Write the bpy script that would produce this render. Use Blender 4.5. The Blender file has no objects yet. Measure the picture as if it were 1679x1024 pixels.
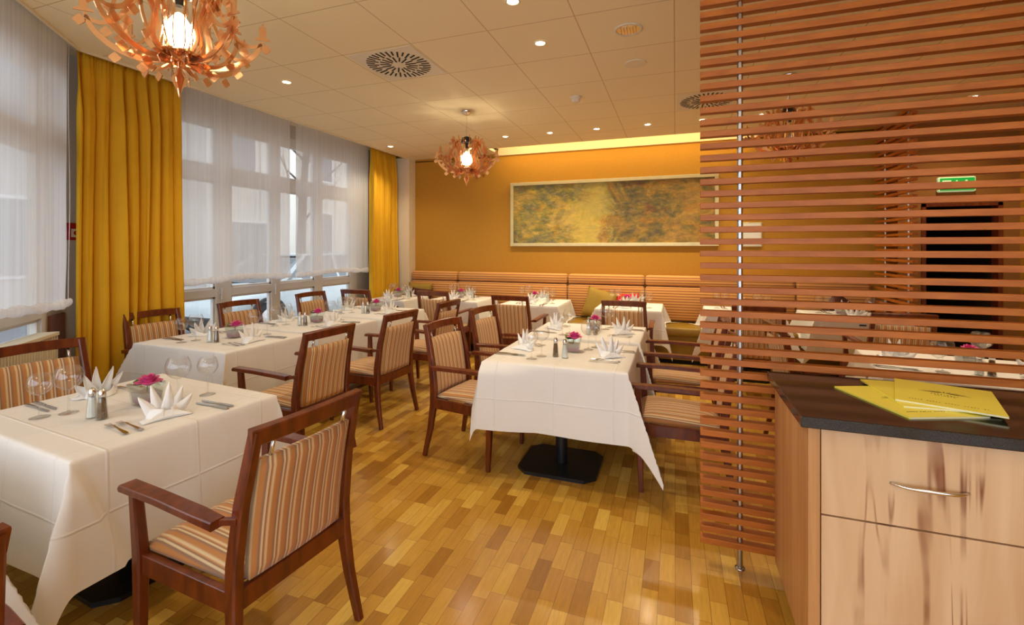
import bpy, bmesh, math, random
from mathutils import Vector, Matrix
random.seed(7)
PI = math.pi
S = bpy.context.scene
COL = S.collection

# ------------------------------------------------------------------ camera
cam_d = bpy.data.cameras.new('camera')
cam = bpy.data.objects.new('camera', cam_d); COL.objects.link(cam)
FOC = 756.5
cam_d.sensor_fit = 'HORIZONTAL'; cam_d.sensor_width = 36.0
cam_d.lens = FOC / 1679 * 36.0
cam_d.shift_y = -(512 - 406) / 1679
cam_d.clip_start = 0.05; cam_d.clip_end = 200
cam.location = (0, 0, 1.52)
cam.rotation_euler = (PI / 2, 0, math.radians(19.474))
S.camera = cam

# ------------------------------------------------------------------ world, exposure
W = bpy.data.worlds.new('sky'); S.world = W; W.use_nodes = True
bg = W.node_tree.nodes['Background']
bg.inputs[0].default_value = (0.80, 0.88, 1.0, 1); bg.inputs[1].default_value = 1.7
S.view_settings.view_transform = 'Standard'; S.view_settings.look = 'None'
S.view_settings.exposure = 0.72; S.view_settings.gamma = 1.0
S.view_settings.use_curve_mapping = False
S.cycles.use_denoising = True
S.cycles.max_bounces = 8; S.cycles.diffuse_bounces = 4; S.cycles.glossy_bounces = 4
S.cycles.transparent_max_bounces = 24; S.cycles.transmission_bounces = 6
S.cycles.caustics_reflective = False; S.cycles.caustics_refractive = False
S.cycles.sample_clamp_indirect = 4.0

WARM = (1.0, 0.80, 0.54)
ZC = 3.05      # ceiling height
P_SPOT, P_AREA, P_CHAND, P_COVE = 34.0, 3.2, 66.0, 17.0

def lamp(name, kind, loc, power, color=WARM, rot=(0, 0, 0), size=.1, size_y=None, spot=None, parent=None, blend=.6):
    l = bpy.data.lights.new(name, kind); l.energy = power; l.color = color
    if kind == 'AREA':
        l.shape = 'RECTANGLE' if size_y else 'DISK'; l.size = size
        if size_y: l.size_y = size_y
    else:
        l.shadow_soft_size = size
    if kind == 'SPOT': l.spot_size = spot; l.spot_blend = blend
    o = bpy.data.objects.new(name, l); COL.objects.link(o)
    o.location = loc; o.rotation_euler = rot
    if parent: o.parent = parent
    return o

lamp('cove_lamp', 'AREA', (-0.83, 6.74, 3.22), P_COVE, (1.0, .82, .42), (math.radians(-38), 0, 0), 3.6, .06)
# added area lamp inside the unseen glazed front, standing in for its daylight
DAY = (.80, .90, 1.0)
lamp('front_daylight_fill', 'AREA', (.9, -2.52, 1.6), 14, DAY, (PI / 2, 0, 0), 4.6, 2.2)
# seen recessed spots get their fixture further down; the other lists are added fill
LIT = [(-3.38, 3.32), (-4.05, 5.95), (-2.20, 5.95), (-1.57, 5.95), (-0.95, 5.95), (-0.32, 5.95), (0.31, 5.95), (0.93, 5.95),
       (2.84, 5.95), (-0.95, 3.32), (-0.95, 2.70)]
FILL_BEHIND = [(-2.9, -0.4), (-0.95, .2), (-2.9, -1.8), (-0.95, -1.4), (1.6, .3), (1.6, -1.4)]  # unseen lamps added behind the camera as general fill
ADDED_SPOTS = [(1.7, 3.5), (2.3, 3.9), (1.25, 1.75)]  # added spots without fittings, brightening the rear table and the counter
for i, (x, y) in enumerate(LIT):
    lamp('ceiling_or_fill_spot', 'SPOT', (x, y, ZC - .02), P_SPOT, WARM, size=.03, spot=math.radians(125), blend=.9)
for i, (x, y) in enumerate(FILL_BEHIND):
    lamp('behind_fill_lamp', 'AREA', (x, y, ZC - .03), P_AREA, WARM, size=.3)

for i, (x, y) in enumerate(ADDED_SPOTS):
    lamp('ceiling_or_fill_spot', 'SPOT', (x, y, ZC - .02), 42 if y > 2 else 20, WARM, size=.03, spot=math.radians(75), blend=.8)

# ------------------------------------------------------------------ materials
def new_mat(name):
    m = bpy.data.materials.new(name); m.use_nodes = True
    nt = m.node_tree; b = nt.nodes['Principled BSDF']
    return m, nt, b
def N(nt, t, **kw):
    n = nt.nodes.new(t)
    for k, v in kw.items(): setattr(n, k, v)
    return n
def L(nt, a, b): nt.links.new(a, b)
def c4(c): return (c[0], c[1], c[2], 1.0)
def srgb(r, g, b):
    f = lambda v: ((v / 255) / 12.92 if v / 255 <= .04045 else ((v / 255 + .055) / 1.055) ** 2.4)
    return (f(r), f(g), f(b))
def plain(name, col, rough=.5, metal=0.0, noise=0.06, nscale=12, bump=0.0, bscale=60, coat=0.0, spec=.5):
    m, nt, b = new_mat(name)
    tc = N(nt, 'ShaderNodeTexCoord'); no = N(nt, 'ShaderNodeTexNoise')
    no.inputs['Scale'].default_value = nscale; no.inputs['Detail'].default_value = 4
    L(nt, tc.outputs['Object'], no.inputs['Vector'])
    r = N(nt, 'ShaderNodeValToRGB')
    r.color_ramp.elements[0].position = .3; r.color_ramp.elements[1].position = .7
    r.color_ramp.elements[0].color = c4([max(0, v * (1 - noise)) for v in col])
    r.color_ramp.elements[1].color = c4([min(1, v * (1 + noise)) for v in col])
    L(nt, no.outputs['Fac'], r.inputs[0]); L(nt, r.outputs[0], b.inputs['Base Color'])
    b.inputs['Roughness'].default_value = rough; b.inputs['Metallic'].default_value = metal
    b.inputs['Coat Weight'].default_value = coat; b.inputs['Specular IOR Level'].default_value = spec
    if bump:
        n2 = N(nt, 'ShaderNodeTexNoise'); n2.inputs['Scale'].default_value = bscale; n2.inputs['Detail'].default_value = 5
        L(nt, tc.outputs['Object'], n2.inputs['Vector'])
        bp = N(nt, 'ShaderNodeBump'); bp.inputs['Strength'].default_value = bump; bp.inputs['Distance'].default_value = .01
        L(nt, n2.outputs['Fac'], bp.inputs['Height']); L(nt, bp.outputs[0], b.inputs['Normal'])
    return m
def emit(name, col, s):
    m, nt, b = new_mat(name)
    b.inputs['Base Color'].default_value = c4(col); b.inputs['Emission Color'].default_value = c4(col)
    b.inputs['Emission Strength'].default_value = s
    return m
def wood(name, c1, c2, scale=(20, 20, 2), rough=.35, coat=.2, streak=None):
    m, nt, b = new_mat(name)
    tc = N(nt, 'ShaderNodeTexCoord'); mp = N(nt, 'ShaderNodeMapping'); mp.inputs['Scale'].default_value = scale
    L(nt, tc.outputs['Object'], mp.inputs[0])
    no = N(nt, 'ShaderNodeTexNoise'); no.inputs['Scale'].default_value = 2.0; no.inputs['Detail'].default_value = 6
    no.inputs['Distortion'].default_value = .6
    L(nt, mp.outputs[0], no.inputs['Vector'])
    r = N(nt, 'ShaderNodeValToRGB'); r.color_ramp.elements[0].position = .32; r.color_ramp.elements[1].position = .68
    r.color_ramp.elements[0].color = c4(c1); r.color_ramp.elements[1].color = c4(c2)
    L(nt, no.outputs['Fac'], r.inputs[0]); out = r.outputs[0]
    if streak:
        n2 = N(nt, 'ShaderNodeTexNoise'); n2.inputs['Scale'].default_value = 1.0; n2.inputs['Detail'].default_value = 3
        n2.inputs['Distortion'].default_value = .5
        m2 = N(nt, 'ShaderNodeMapping'); m2.inputs['Scale'].default_value = streak[1]
        L(nt, tc.outputs['Object'], m2.inputs[0]); L(nt, m2.outputs[0], n2.inputs['Vector'])
        r2 = N(nt, 'ShaderNodeValToRGB'); r2.color_ramp.interpolation = 'EASE'
        e = r2.color_ramp.elements
        e[0].position = .47; e[0].color = (0, 0, 0, 1); e[1].position = .50; e[1].color = (1, 1, 1, 1)
        e2 = e.new(.525); e2.color = (0, 0, 0, 1)
        L(nt, n2.outputs['Fac'], r2.inputs[0])
        n3 = N(nt, 'ShaderNodeTexNoise'); n3.inputs['Scale'].default_value = 2.2
        m3 = N(nt, 'ShaderNodeMapping'); m3.inputs['Scale'].default_value = (2.5, 2.5, 1.6)
        L(nt, tc.outputs['Object'], m3.inputs[0]); L(nt, m3.outputs[0], n3.inputs['Vector'])
        mm = N(nt, 'ShaderNodeMath', operation='MULTIPLY'); L(nt, r2.outputs[0], mm.inputs[0])
        r3 = N(nt, 'ShaderNodeValToRGB'); r3.color_ramp.elements[0].position = .42; r3.color_ramp.elements[1].position = .62
        L(nt, n3.outputs['Fac'], r3.inputs[0]); L(nt, r3.outputs[0], mm.inputs[1])
        mx = N(nt, 'ShaderNodeMixRGB'); mx.inputs[2].default_value = c4(streak[0])
        L(nt, mm.outputs[0], mx.inputs[0]); L(nt, out, mx.inputs[1]); out = mx.outputs[0]
    L(nt, out, b.inputs['Base Color'])
    b.inputs['Roughness'].default_value = rough; b.inputs['Coat Weight'].default_value = coat
    b.inputs['Coat Roughness'].default_value = .15
    return m
def stripes(name, axis, period, stops, bump=0.3, rough=.8, cell=.0):
    """stops: list of (pos, colour) constant colour ramp across one period along one local axis"""
    m, nt, b = new_mat(name)
    tc = N(nt, 'ShaderNodeTexCoord'); sp = N(nt, 'ShaderNodeSeparateXYZ'); L(nt, tc.outputs['Object'], sp.inputs[0])
    d = N(nt, 'ShaderNodeMath', operation='DIVIDE'); d.inputs[1].default_value = period
    L(nt, sp.outputs[axis], d.inputs[0])
    fr = N(nt, 'ShaderNodeMath', operation='FRACT'); L(nt, d.outputs[0], fr.inputs[0])
    r = N(nt, 'ShaderNodeValToRGB'); r.color_ramp.interpolation = 'LINEAR'
    e = r.color_ramp.elements; e[0].position = stops[0][0]; e[0].color = c4(stops[0][1])
    e[1].position = stops[-1][0]; e[1].color = c4(stops[-1][1])
    for p, c in stops[1:-1]:
        q = e.new(p); q.color = c4(c)
    L(nt, fr.outputs[0], r.inputs[0])
    no = N(nt, 'ShaderNodeTexNoise'); no.inputs['Scale'].default_value = 350; L(nt, tc.outputs['Object'], no.inputs['Vector'])
    mx = N(nt, 'ShaderNodeMixRGB', blend_type='MULTIPLY'); mx.inputs[0].default_value = .25
    L(nt, r.outputs[0], mx.inputs[1]); L(nt, no.outputs['Fac'], mx.inputs[2])
    L(nt, mx.outputs[0], b.inputs['Base Color'])
    b.inputs['Roughness'].default_value = rough; b.inputs['Sheen Weight'].default_value = .2
    bp = N(nt, 'ShaderNodeBump'); bp.inputs['Strength'].default_value = bump; bp.inputs['Distance'].default_value = .003
    L(nt, no.outputs['Fac'], bp.inputs['Height']); L(nt, bp.outputs[0], b.inputs['Normal'])
    return m
def thin_glass(name, tint=(1, 1, 1), gloss=.06, edge=.5):
    m = bpy.data.materials.new(name); m.use_nodes = True; nt = m.node_tree; nt.nodes.clear()
    o = N(nt, 'ShaderNodeOutputMaterial'); t = N(nt, 'ShaderNodeBsdfTransparent')
    l2 = N(nt, 'ShaderNodeLayerWeight'); p2 = N(nt, 'ShaderNodeMath', operation='POWER'); p2.inputs[1].default_value = 4
    L(nt, l2.outputs['Facing'], p2.inputs[0]); m3 = N(nt, 'ShaderNodeMixRGB'); L(nt, p2.outputs[0], m3.inputs[0])
    m3.inputs[1].default_value = c4(tint); m3.inputs[2].default_value = (.52, .52, .50, 1); L(nt, m3.outputs[0], t.inputs[0])
    g = N(nt, 'ShaderNodeBsdfGlossy'); g.inputs['Roughness'].default_value = .03; g.inputs[0].default_value = (1, 1, 1, 1)
    lw = N(nt, 'ShaderNodeLayerWeight'); lw.inputs[0].default_value = .25
    mr = N(nt, 'ShaderNodeMapRange'); mr.inputs[3].default_value = gloss; mr.inputs[4].default_value = edge
    L(nt, lw.outputs['Facing'], mr.inputs[0])
    pw = N(nt, 'ShaderNodeMath', operation='POWER'); pw.inputs[1].default_value = 2.2
    L(nt, lw.outputs['Facing'], pw.inputs[0]); L(nt, pw.outputs[0], mr.inputs[0])
    mx = N(nt, 'ShaderNodeMixShader'); L(nt, mr.outputs[0], mx.inputs[0])
    L(nt, t.outputs[0], mx.inputs[1]); L(nt, g.outputs[0], mx.inputs[2]); L(nt, mx.outputs[0], o.inputs[0])
    return m
def sheer(name, dens=.62):
    m = bpy.data.materials.new(name); m.use_nodes = True; nt = m.node_tree; nt.nodes.clear()
    o = N(nt, 'ShaderNodeOutputMaterial'); t = N(nt, 'ShaderNodeBsdfTransparent')
    d = N(nt, 'ShaderNodeBsdfDiffuse'); d.inputs[0].default_value = (.90, .90, .90, 1)
    tl = N(nt, 'ShaderNodeBsdfTranslucent'); tl.inputs[0].default_value = (.93, .93, .95, 1)
    a = N(nt, 'ShaderNodeMixShader'); a.inputs[0].default_value = .5
    L(nt, d.outputs[0], a.inputs[1]); L(nt, tl.outputs[0], a.inputs[2])
    tc = N(nt, 'ShaderNodeTexCoord'); mp = N(nt, 'ShaderNodeMapping'); mp.inputs['Scale'].default_value = (55, 55, .5)
    no = N(nt, 'ShaderNodeTexNoise'); no.inputs['Scale'].default_value = 1.0
    L(nt, tc.outputs['Object'], mp.inputs[0]); L(nt, mp.outputs[0], no.inputs['Vector'])
    mr = N(nt, 'ShaderNodeMapRange'); mr.inputs[3].default_value = dens - .15; mr.inputs[4].default_value = dens + .17
    L(nt, no.outputs['Fac'], mr.inputs[0])
    mx = N(nt, 'ShaderNodeMixShader'); L(nt, mr.outputs[0], mx.inputs[0])
    L(nt, t.outputs[0], mx.inputs[1]); L(nt, a.outputs[0], mx.inputs[2]); L(nt, mx.outputs[0], o.inputs[0])
    return m

M = {}
M['cherry'] = wood('cherry_wood', srgb(82, 30, 9), srgb(118, 52, 18), (14, 14, 3), .32, .25)
CH = [(0.0, srgb(204, 142, 80)), (.28, srgb(202, 136, 72)), (.34, srgb(168, 128, 100)), (.44, srgb(160, 120, 96)), (.50, srgb(236, 212, 168)),
      (.58, srgb(236, 212, 168)), (.64, srgb(150, 108, 84)), (.74, srgb(214, 154, 92)), (.82, srgb(238, 214, 172)), (.9, srgb(232, 206, 160)), (1.0, srgb(204, 142, 80))]
M['chair_cloth'] = stripes('striped_chair_cloth', 0, .047, CH)
BS = [(0, srgb(232, 168, 92)), (.38, srgb(232, 170, 96)), (.5, srgb(176, 112, 56)), (.58, srgb(140, 82, 42)), (.66, srgb(196, 132, 70)), (.76, srgb(150, 90, 46)), (.86, srgb(222, 158, 86)), (1.0, srgb(232, 168, 92))]
M['bench_cloth'] = stripes('striped_bench_cloth', 2, .037, BS)
M['linen'] = plain('white_linen', (.83, .82, .81), .85, noise=.012, nscale=5, bump=.22, bscale=9)
def add_creases(m, lines):
    nt = m.node_tree; b = nt.nodes['Principled BSDF']; tc = N(nt, 'ShaderNodeTexCoord'); sp = N(nt, 'ShaderNodeSeparateXYZ'); L(nt, tc.outputs['Object'], sp.inputs[0])
    acc = None
    for ax, v in lines:
        a = N(nt, 'ShaderNodeMath', operation='SUBTRACT'); a.inputs[1].default_value = v; L(nt, sp.outputs[ax], a.inputs[0])
        c = N(nt, 'ShaderNodeMath', operation='ABSOLUTE'); L(nt, a.outputs[0], c.inputs[0])
        r = N(nt, 'ShaderNodeMapRange'); r.inputs[1].default_value = 0; r.inputs[2].default_value = .007; r.inputs[3].default_value = 1; r.inputs[4].default_value = 0; L(nt, c.outputs[0], r.inputs[0])
        if acc is None: acc = r.outputs[0]
        else:
            x = N(nt, 'ShaderNodeMath', operation='MAXIMUM'); L(nt, acc, x.inputs[0]); L(nt, r.outputs[0], x.inputs[1]); acc = x.outputs[0]
    old = b.inputs['Normal'].links[0].from_socket
    bp = N(nt, 'ShaderNodeBump'); bp.inputs['Strength'].default_value = .55; bp.inputs['Distance'].default_value = .004
    L(nt, acc, bp.inputs['Height']); L(nt, old, bp.inputs['Normal']); L(nt, bp.outputs[0], b.inputs['Normal'])
add_creases(M['linen'], [(0, -.37), (0, 0.02), (0, .40), (1, -.31), (1, .02), (1, .33), (2, .52)])
M['napkin'] = plain('napkin_linen', (.90, .90, .90), .8, noise=.01)
M['black_metal'] = plain('black_metal', (.012, .014, .016), .35, .3, .1)
M['chrome'] = plain('chrome', (.75, .74, .72), .18, 1.0, .02)
M['steel'] = plain('brushed_steel', (.50, .50, .51), .28, 1.0, .06, 40)
M['cutlery'] = plain('polished_cutlery', (.52, .50, .47), .2, 1.0, .03)
M['glass'] = thin_glass('wine_glass', (.97, .97, .965), gloss=.09, edge=.85)
M['vase_glass'] = thin_glass('vase_glass', (.93, .97, .95), .12, .7)
M['pane'] = thin_glass('window_glass', (.97, .99, .98), .05, .35)
M['sheer'] = sheer('sheer_fabric', .74)
M['sheer_hem'] = sheer('gathered_sheer_hem', .9)
M['ochre'] = plain('ochre_curtain', srgb(228, 176, 26), .8, noise=.05, nscale=3, bump=.1, bscale=200)
M['frame_white'] = plain('white_window_frame', srgb(222, 220, 216), .4, noise=.01)
M['cream_wall'] = plain('cream_wall', srgb(232, 218, 190), .85, noise=.02, bump=.05)
M['grey_wall'] = plain('grey_plaster', srgb(196, 190, 182), .85, noise=.02, bump=.05)
M['ochre_wall'] = plain('ochre_wall_covering', srgb(190, 136, 36), .75, noise=.05, nscale=70, bump=.25, bscale=260)
M['brown_wall'] = plain('brown_wall_covering', srgb(146, 96, 34), .8, noise=.05, nscale=60, bump=.1)
M['brown_panel'] = wood('brown_panel', srgb(112, 58, 22), srgb(142, 76, 30), (6, 6, 2), .5, .1)
M['olive'] = plain('olive_leather', srgb(140, 108, 30), .45, noise=.08, bump=.1, bscale=80)
M['olive_cloth'] = plain('olive_cushion_cloth', srgb(158, 128, 48), .8, noise=.05, bump=.1, bscale=120)
M['red_cloth'] = plain('red_cushion_cloth', srgb(196, 26, 16), .75, noise=.05)
M['brown_cloth'] = plain('brown_cushion_cloth', srgb(74, 32, 22), .8, noise=.05)
M['slat'] = wood('slat_wood', srgb(166, 90, 24), srgb(190, 110, 34), (3, 14, 14), .5, .03)
M['counter_front'] = wood('satin_nut_veneer', srgb(208, 170, 128), srgb(226, 194, 156), (6, 6, .7), .4, .1, (srgb(132, 76, 42), (7, 7, .45)))
M['counter_side'] = wood('counter_side_veneer', srgb(178, 126, 76), srgb(206, 158, 104), (16, 16, .5), .4, .15)
M['yellow_paper'] = plain('yellow_card', srgb(244, 236, 100), .45, noise=.02)
M['white_paper'] = plain('white_paper', srgb(232, 230, 220), .7, noise=.02)
M['ink'] = plain('brown_ink', srgb(92, 78, 34), .6, noise=.02)
M['salt'] = plain('salt', (.85, .85, .86), .9, noise=.03)
M['pepper'] = plain('pepper', srgb(112, 88, 66), .9, noise=.5, nscale=300)
M['rose'] = plain('pink_rose_petal', srgb(226, 92, 160), .5, noise=.12, nscale=30)
M['leaf'] = plain('green_leaf', srgb(60, 100, 26), .4, noise=.25, nscale=40)
M['radiator'] = plain('cream_radiator', srgb(228, 220, 196), .4, noise=.01)
M['bulb'] = emit('glowing_bulb', (1.0, .86, .58), 14)
M['spot_glow'] = emit('glowing_spot', (1.0, .86, .60), 12)
M['cove_tube'] = emit('glowing_tube', (1.0, .84, .52), 3)
M['ceil_white'] = plain('ceiling_fitting_white', srgb(226, 216, 196), .6, noise=.01)
M['dark'] = plain('dark_recess', (.01, .01, .01), .8, noise=.02)
M['red_sign'] = plain('red_sign', srgb(176, 24, 20), .5, noise=.02)
M['green_sign'] = emit('green_exit_panel', srgb(10, 140, 50), .5)
M['sign_white'] = emit('sign_white', (.62, .8, .45), .22)
M['gold_frame'] = plain('pale_gold_frame', srgb(216, 200, 150), .35, .35, .05)
M['asphalt'] = plain('asphalt', srgb(120, 120, 122), .9, noise=.1, nscale=8)
M['pavement'] = plain('pavement', srgb(170, 168, 165), .9, noise=.08, nscale=4)
M['car_white'] = plain('white_car_paint', srgb(182, 190, 191), .25, noise=.005, coat=.6)
M['car_grey'] = plain('silver_car_paint', srgb(190, 194, 196), .25, .3, noise=.005, coat=.6)
M['rubber'] = plain('tyre_rubber', (.02, .02, .02), .7)
M['car_glass'] = plain('car_window_glass', (.10, .12, .13), .08, noise=.02, spec=.8)
M['facade'] = plain('cream_facade', srgb(214, 208, 196), .9, noise=.03, nscale=2)
M['facade_grey'] = plain('grey_facade', srgb(176, 172, 166), .9, noise=.03, nscale=2)
M['shutter'] = plain('grey_shutter', srgb(120, 124, 128), .6, noise=.05)
M['bark'] = plain('tree_bark', srgb(96, 84, 72), .9, noise=.2)
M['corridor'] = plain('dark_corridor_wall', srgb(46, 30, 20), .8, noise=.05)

def mk_copper():
    m, nt, b = new_mat('copper_mirror_acrylic')
    b.inputs['Base Color'].default_value = c4(srgb(240, 188, 142)); b.inputs['Metallic'].default_value = .9
    b.inputs['Roughness'].default_value = .12
    tc = N(nt, 'ShaderNodeTexCoord'); no = N(nt, 'ShaderNodeTexNoise'); no.inputs['Scale'].default_value = 6
    L(nt, tc.outputs['Object'], no.inputs['Vector'])
    mr = N(nt, 'ShaderNodeMapRange'); mr.inputs[3].default_value = .08; mr.inputs[4].default_value = .2
    L(nt, no.outputs['Fac'], mr.inputs[0]); L(nt, mr.outputs[0], b.inputs['Roughness'])
    return m
M['copper'] = mk_copper()

def mk_floor():
    m, nt, b = new_mat('oak_strip_parquet')
    tc = N(nt, 'ShaderNodeTexCoord'); sp = N(nt, 'ShaderNodeSeparateXYZ'); L(nt, tc.outputs['Object'], sp.inputs[0])
    def ma(op, a, bb=None, c=None):
        n = N(nt, 'ShaderNodeMath', operation=op)
        for i, v in enumerate((a, bb, c)):
            if v is None: continue
            if isinstance(v, (int, float)): n.inputs[i].default_value = v
            else: L(nt, v, n.inputs[i])
        return n.outputs[0]
    u = ma('DIVIDE', sp.outputs[0], .070); row = ma('FLOOR', u); fu = ma('FRACT', u)
    wn = N(nt, 'ShaderNodeTexWhiteNoise', noise_dimensions='1D'); L(nt, row, wn.inputs['W'])
    v = ma('ADD', ma('DIVIDE', sp.outputs[1], .205), ma('MULTIPLY', wn.outputs['Value'], 7.3))
    seg = ma('FLOOR', v); fv = ma('FRACT', v)
    cb = N(nt, 'ShaderNodeCombineXYZ'); L(nt, row, cb.inputs[0]); L(nt, seg, cb.inputs[1])
    w2 = N(nt, 'ShaderNodeTexWhiteNoise', noise_dimensions='2D'); L(nt, cb.outputs[0], w2.inputs['Vector'])
    r = N(nt, 'ShaderNodeValToRGB'); e = r.color_ramp.elements
    e[0].position = 0; e[0].color = c4(srgb(160, 112, 38)); e[1].position = 1; e[1].color = c4(srgb(224, 186, 90))
    q = e.new(.25); q.color = c4(srgb(188, 140, 54)); q = e.new(.8); q.color = c4(srgb(206, 162, 68))
    L(nt, w2.outputs['Value'], r.inputs[0])
    mp = N(nt, 'ShaderNodeMapping'); mp.inputs['Scale'].default_value = (60, 5, 1)
    ad = N(nt, 'ShaderNodeVectorMath', operation='ADD'); L(nt, tc.outputs['Object'], ad.inputs[0])
    sc = N(nt, 'ShaderNodeVectorMath', operation='SCALE'); L(nt, w2.outputs['Color'], sc.inputs[0]); sc.inputs['Scale'].default_value = 5
    L(nt, sc.outputs[0], ad.inputs[1]); L(nt, ad.outputs[0], mp.inputs[0])
    no = N(nt, 'ShaderNodeTexNoise'); no.inputs['Scale'].default_value = 1.5; no.inputs['Detail'].default_value = 5; no.inputs['Distortion'].default_value = .8
    L(nt, mp.outputs[0], no.inputs['Vector'])
    gr = N(nt, 'ShaderNodeValToRGB'); gr.color_ramp.elements[0].position = .3; gr.color_ramp.elements[1].position = .7
    gr.color_ramp.elements[0].color = (.88, .86, .82, 1); gr.color_ramp.elements[1].color = (1.08, 1.06, 1.02, 1)
    L(nt, no.outputs['Fac'], gr.inputs[0])
    mx = N(nt, 'ShaderNodeMixRGB', blend_type='MULTIPLY'); mx.inputs[0].default_value = 1
    L(nt, r.outputs[0], mx.inputs[1]); L(nt, gr.outputs[0], mx.inputs[2])
    # joints
    du = ma('MINIMUM', fu, ma('SUBTRACT', 1.0, fu)); dv = ma('MINIMUM', fv, ma('SUBTRACT', 1.0, fv))
    j = ma('MAXIMUM', ma('LESS_THAN', du, .018), ma('LESS_THAN', dv, .005))
    m2 = N(nt, 'ShaderNodeMixRGB'); L(nt, ma('MULTIPLY', j, .6), m2.inputs[0]); L(nt, mx.outputs[0], m2.inputs[1])
    m2.inputs[2].default_value = c4(srgb(96, 58, 22))
    L(nt, m2.outputs[0], b.inputs['Base Color'])
    b.inputs['Roughness'].default_value = .24; b.inputs['Coat Weight'].default_value = .2; b.inputs['Coat Roughness'].default_value = .12
    bp = N(nt, 'ShaderNodeBump'); bp.inputs['Strength'].default_value = .25; bp.inputs['Distance'].default_value = .001
    bp.invert = True; L(nt, j, bp.inputs['Height']); L(nt, bp.outputs[0], b.inputs['Normal'])
    return m
M['parquet'] = mk_floor()

def mk_ceiling():
    m, nt, b = new_mat('ceiling_tiles')
    tc = N(nt, 'ShaderNodeTexCoord'); sp = N(nt, 'ShaderNodeSeparateXYZ'); L(nt, tc.outputs['Object'], sp.inputs[0])
    outs = []
    for ax, off in ((0, .005), (1, -3.01)):
        a = N(nt, 'ShaderNodeMath', operation='ADD'); a.inputs[1].default_value = off; L(nt, sp.outputs[ax], a.inputs[0])
        d = N(nt, 'ShaderNodeMath', operation='DIVIDE'); d.inputs[1].default_value = .6225; L(nt, a.outputs[0], d.inputs[0])
        f = N(nt, 'ShaderNodeMath', operation='FRACT'); L(nt, d.outputs[0], f.inputs[0])
        s = N(nt, 'ShaderNodeMath', operation='SUBTRACT'); s.inputs[1].default_value = .5; L(nt, f.outputs[0], s.inputs[0])
        ab = N(nt, 'ShaderNodeMath', operation='ABSOLUTE'); L(nt, s.outputs[0], ab.inputs[0])
        g = N(nt, 'ShaderNodeMath', operation='GREATER_THAN'); g.inputs[1].default_value = .4935; L(nt, ab.outputs[0], g.inputs[0])
        outs.append(g)
    mxm = N(nt, 'ShaderNodeMath', operation='MAXIMUM'); L(nt, outs[0].outputs[0], mxm.inputs[0]); L(nt, outs[1].outputs[0], mxm.inputs[1])
    mx = N(nt, 'ShaderNodeMixRGB'); L(nt, mxm.outputs[0], mx.inputs[0])
    mx.inputs[1].default_value = c4(srgb(240, 224, 186)); mx.inputs[2].default_value = c4(srgb(204, 182, 140))
    L(nt, mx.outputs[0], b.inputs['Base Color']); b.inputs['Roughness'].default_value = .9
    no = N(nt, 'ShaderNodeTexNoise'); no.inputs['Scale'].default_value = 300; L(nt, tc.outputs['Object'], no.inputs['Vector'])
    bp = N(nt, 'ShaderNodeBump'); bp.inputs['Strength'].default_value = .35; bp.inputs['Distance'].default_value = .004; bp.invert = True
    L(nt, mxm.outputs[0], bp.inputs['Height'])
    L(nt, bp.outputs[0], b.inputs['Normal'])
    return m
M['ceiling'] = mk_ceiling()

def mk_granite():
    m, nt, b = new_mat('dark_granite')
    tc = N(nt, 'ShaderNodeTexCoord'); no = N(nt, 'ShaderNodeTexNoise'); no.inputs['Scale'].default_value = 380; no.inputs['Detail'].default_value = 3
    L(nt, tc.outputs['Object'], no.inputs['Vector'])
    r = N(nt, 'ShaderNodeValToRGB'); e = r.color_ramp.elements
    e[0].position = .45; e[0].color = (.006, .006, .007, 1); e[1].position = .7; e[1].color = (.035, .037, .04, 1)
    L(nt, no.outputs['Fac'], r.inputs[0]); L(nt, r.outputs[0], b.inputs['Base Color'])
    b.inputs['Roughness'].default_value = .13; b.inputs['Specular IOR Level'].default_value = .7
    return m
M['granite'] = mk_granite()

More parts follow.
